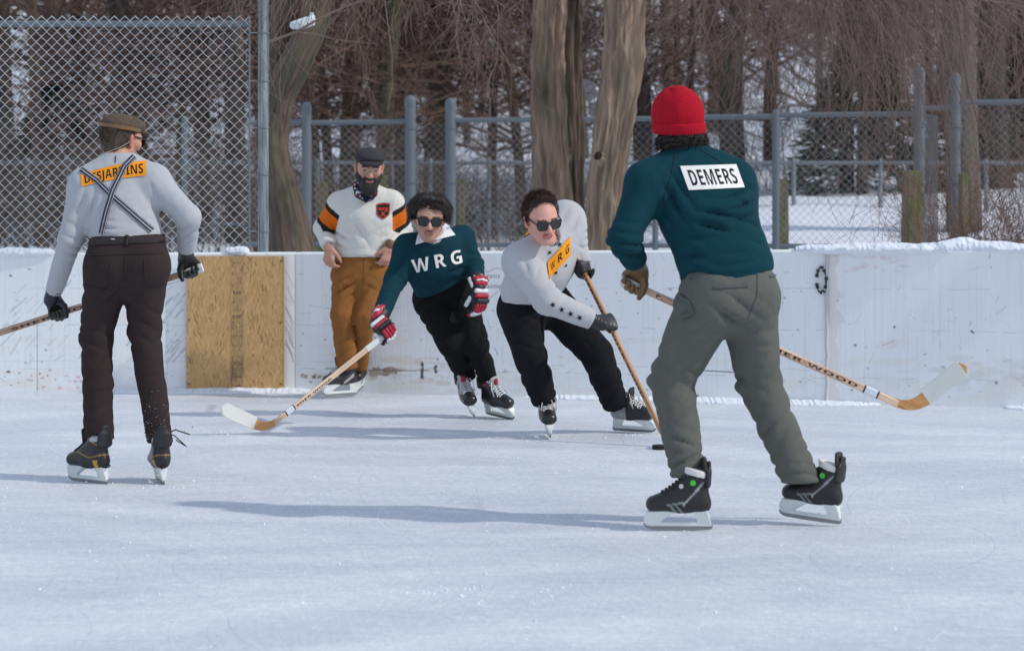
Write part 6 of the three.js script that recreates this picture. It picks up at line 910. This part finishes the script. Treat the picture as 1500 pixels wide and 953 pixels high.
{ // skater in grey with an orange chest band, bent low over the stick
  const S = thing('person', 'short-haired person in grey sweater with stars and orange chest band, bent over a stick', 'person', [.434, 0, -15]);
  const F = headFrame([-.268, 1.26, .32], 24, 20, 9, 1.13), neck = [-.239, 1.133, .18];
  const sl = skatePose([-.221, .01, .02], -86, -2, 4), sr = skatePose([.286, .004, -.28], -32, 0, 12);
  const stB = [-.068, 1.058, .02], stH = [.432, .018, .56], stT = [.543, .083, .72], at = (v) => mix3(stB, stH, (v - 372) / 278);
  const side = nrm3([1, 0.55, -0.5]), up = nrm3([0.15, 0.75, 0.6]);
  const armR = { shoulder: [-.384, 1.025, .22], elbow: [-.234, .806, .34], wrist: [.001, .687, .22], r: [0.094, 0.078, 0.052], fold: 0.008 }, armL = { shoulder: [-.122, 1.255, -.02], elbow: [-.073, 1.135, -.08], wrist: [-.047, 1.058, 0], r: [0.088, 0.066, 0.05], fold: 0.008 };
  const hl = grip(at(392), sub3(stH, stB), armL.elbow, false, 1.12), hr = grip(at(478), sub3(stB, stH), armR.elbow, true, 1.15); fitSleeve(armL, hl, 0.05); fitSleeve(armR, hr, 0.05);
  const legs = [{ hip: [-.387, .722, -.08], knee: [-.332, .478, .06], hem: [-.241, .197, 0], r: [0.130, 0.094, 0.084, 0.066], ankle: sl.ankle, toe: sl.at([0.1, 0.11, 0]), stack: 0.011 }, { hip: [-.187, .751, -.14], knee: [.057, .478, -.06], hem: [.176, .167, -.26], r: [0.120, 0.096, 0.084, 0.072], ankle: sr.ankle, toe: sr.at([0.1, 0.11, 0]), stack: 0.011 }];
  const skin = [0.68, 0.345, 0.265];
  makeBody(S, F, neck, under({ pelvis: [-.331, .752, -.12], chest: [-.258, .99, .08], neck, arms: [armR, armL], legs }), [], skin, { stubble: 0.12, brow: [0.05, 0.03, 0.022], lip: [0.45, 0.13, 0.12] });
  const tr = trousersField({ pelvis: [-.323, .744, -.12], waist: [-.315, .845, -.08], side: nrm3([1, 0.1, -0.3]), pw: 0.185, pd: 0.14, ww: 0.18, wd: 0.135, top: [-.316, .928, 0], topN: [0, 1, 0], legs, seed: 71, folds: [[[-.238, .716, .1], [0.6, 1, 0], 0.12, 12, 0.010]] });
  obj('trousers', mesh(tr, 0.0078, fibre([0.0105, 0.0105, 0.0135], 0.15)), cloth({ sheen: 0 }), S);
  const sw = sweaterField({ waist: [-.331, .85, -.06], chest: [-.257, 1.009, .06], upper: [-.238, 1.093, .12], side, ww: 0.188, wd: 0.15, cw: 0.195, cd: 0.145, uw: 0.16, ud: 0.11, hem: [-.332, .786, 0], hemN: nrm3([0.02, -1, -0.15]), neck, up, nr: 0.07, arms: [armR, armL], seed: 83, extra: [cap([-.189, 1.136, -.04], [-.133, 1.238, -.06], 0.13, 0.105, { k: 0.08 }), cap([-.277, .948, .02], [-.177, 1.164, -.02], 0.15, 0.13, { k: 0.08 })], bunch: 0.008, folds: [[[-.088, 1.205, .05], [1, -0.25, 0], 0.09, 12, 0.009], [[-.357, .978, .3], [1, 0.5, 0], 0.10, 10, 0.008], [[-.079, 1.125, 0], [0.3, 1, 0], 0.07, 16, 0.008], [[-.454, .873, .1], [0.3, 1, 0], 0.09, 13, 0.008], [[-.239, .877, .2], [-0.6, 1, 0], 0.08, 13, 0.009], [[-.299, .939, .3], [1, -0.5, 0], 0.09, 11, 0.007]] });
  const W1 = obj('sweater', mesh(sw, 0.0076, fibre([0.475, 0.48, 0.50], 0.05)), cloth(), S);
  tagPatch(W1, 'chest_band', panel(sw, [[-.231, 1.02, .4], [-.1, 1.164, .4], [-.096, 1.058, .4], [-.221, .928, .4]], zAway, 20, 12, 0.005), 384, 256, (c, w, h) => { c.fillStyle = '#f09a0c'; c.fillRect(0, 0, w, h); c.fillStyle = '#141218'; c.save(); textFit(c, 'W', 74, 128, 70, 110); textFit(c, 'R', 196, 128, 92, 120); textFit(c, 'G', 326, 130, 76, 116); c.restore(); }, 'orange chest band lettered in black');
  tagPatch(W1, 'name_patch', panel(sw, [[-.426, 1.211, -.06], [-.422, 1.211, .14], [-.462, 1.073, .1], [-.474, 1.072, -.06]].map((p) => add3(p, [-0.3, 0.1, 0])), nrm3([1, -0.3, 0.0]), 12, 8, 0.006), 256, 64, (c, w, h) => { c.fillStyle = '#f09a0c'; c.fillRect(0, 0, w, h); c.fillStyle = '#141218'; for (let x = 20; x < 240; x += 30) c.fillRect(x, 14, 16, 36); }, 'orange patch over the back of the shoulder');
  const ink = mat([0.012, 0.012, 0.015], 0.9);
  [[-.161, 1.12, .4], [-.219, 1.074, .4], [-.183, .958, .4], [-.123, .997, .4], [-.204, .785, .4], [-.154, .757, .4], [-.104, .732, .4], [-.052, .71, .4]].forEach((p, i) => obj('star', star(sw, p, zAway, [0.017, 0.014, 0.015, 0.010, 0.0185, 0.0185, 0.0185, 0.0185, 0.014, 0.014][i], 0.1 + 0.3 * ((i * 7) % 5) / 5, 0.0045), ink, W1));
  const col = field([ell(add3(neck, up, -0.025), add3(neck, up, 0.04), side, 0.078, 0.076, 0.070, 0.068, { cuts: [[add3(neck, up, 0.03), up]] })]), Cg = sub('shirt_collar', S);
  obj('collar_band', mesh(col, 0.005, (p) => ((Math.floor(p[0] * 110) + Math.floor(p[1] * 110)) & 1 ? [0.4, 0.41, 0.44] : [0.03, 0.03, 0.04])), cloth(), Cg);
  const ov = { surf: (x, y, z) => smin(sw.surf(x, y, z), col.f(x, y, z), 0.02) };
  obj('collar_point', panel(ov, [[-.22, 1.178, .45], [-.197, 1.205, .45], [-.185, 1.163, .45], [-.212, 1.155, .45]], zAway, 4, 4, 0.008), ink, Cg); obj('collar_point', panel(ov, [[-.296, 1.178, .45], [-.27, 1.155, .45], [-.239, 1.144, .45], [-.258, 1.117, .45]], zAway, 4, 4, 0.008), ink, Cg);
  hairShell(S, F, { grow: 0.009, top: 1.4, amp: 0.0028, fx: 90, fy: 40, fz: 40, planes: [[[0, 0.075, 0.062], [0, -0.5, 1]], [[0, -0.03, -0.05], [0, -1, 0.5]], [[0, 0.02, 0.022], [0, -0.15, 1], 0.02]], colour: [0.042, 0.024, 0.016] , more: (F) => [egg(F, [0, 0.105, 0.03], [0.06, 0.032, 0.05])] });
  strands(S, F, { n: 3600, seed: 8, base: 0.009, lift: 0.006, keep: (p) => (p[1] > 0.085 && p[2] < 0.05) || (p[2] < 0.01 && p[1] > -0.02), dir: (p, r) => [p[0] * 6, 0.5 + p[1] * 5, 0.35 + (r() - 0.5)], len: (p, r) => 0.014 + 0.012 * r() + (p[1] > 0.09 ? 0.012 : 0), n2: 2, wild: 0.4, fall: 0.05, thick: 0.0017, colour: [0.05, 0.028, 0.018] });
  sunglasses(S, F);
  glove(S, hl, toElbow(hl, armL), [0.016, 0.016, 0.018], { cuff: 0.07 }); glove(S, hr, toElbow(hr, armR), [0.016, 0.016, 0.018], { cuff: 0.07 });
  const gk = { boot: [0.016, 0.016, 0.018], laces: [0.62, 0.60, 0.58], bow: true, paint: (p) => p[0] < -0.02 && p[1] < 0.18 && Math.abs(p[2]) > 0.02 ? [0.30, 0.30, 0.31] : [0.018, 0.018, 0.02] };
  skate(S, sl, gk); skate(S, sr, gk);
  stick('dark-lettered hockey stick gripped by the person bent over it', [.434, 0, -15], stB, stH, stT, { noBand: true, wood: [0.60, 0.40, 0.24], print: [['SHERWOOD SHER-WOOD', 40, 980]], tape: 0.05, tapeColour: [0.5, 0.4, 0.3] });
}
{ // puck with knurled edge
  const P0 = thing('puck', 'black rubber puck lying on the ice', 'puck', [.814, 0, -14.322]), m = mat([0.016, 0.016, 0.018], 0.7);
  obj('disc', new THREE.LatheGeometry([[0, 0], [0.036, 0], [0.0381, 0.002], [0.0381, 0.0234], [0.036, 0.0254], [0, 0.0254]].map(([a, b]) => new THREE.Vector2(a, b)), 40), m, P0);
  const b = new Buf(); for (let k = 0; k < 60; k++) { const a = k / 60 * 6.2832, c = [Math.cos(a) * 0.0383, 0, Math.sin(a) * 0.0383]; b.tube([[c[0], 0.005, c[2]], [c[0], 0.0205, c[2]]], 0.0011, 4); } obj('knurling', b.geo(), m, P0);
}
renderer.render(scene, camera);
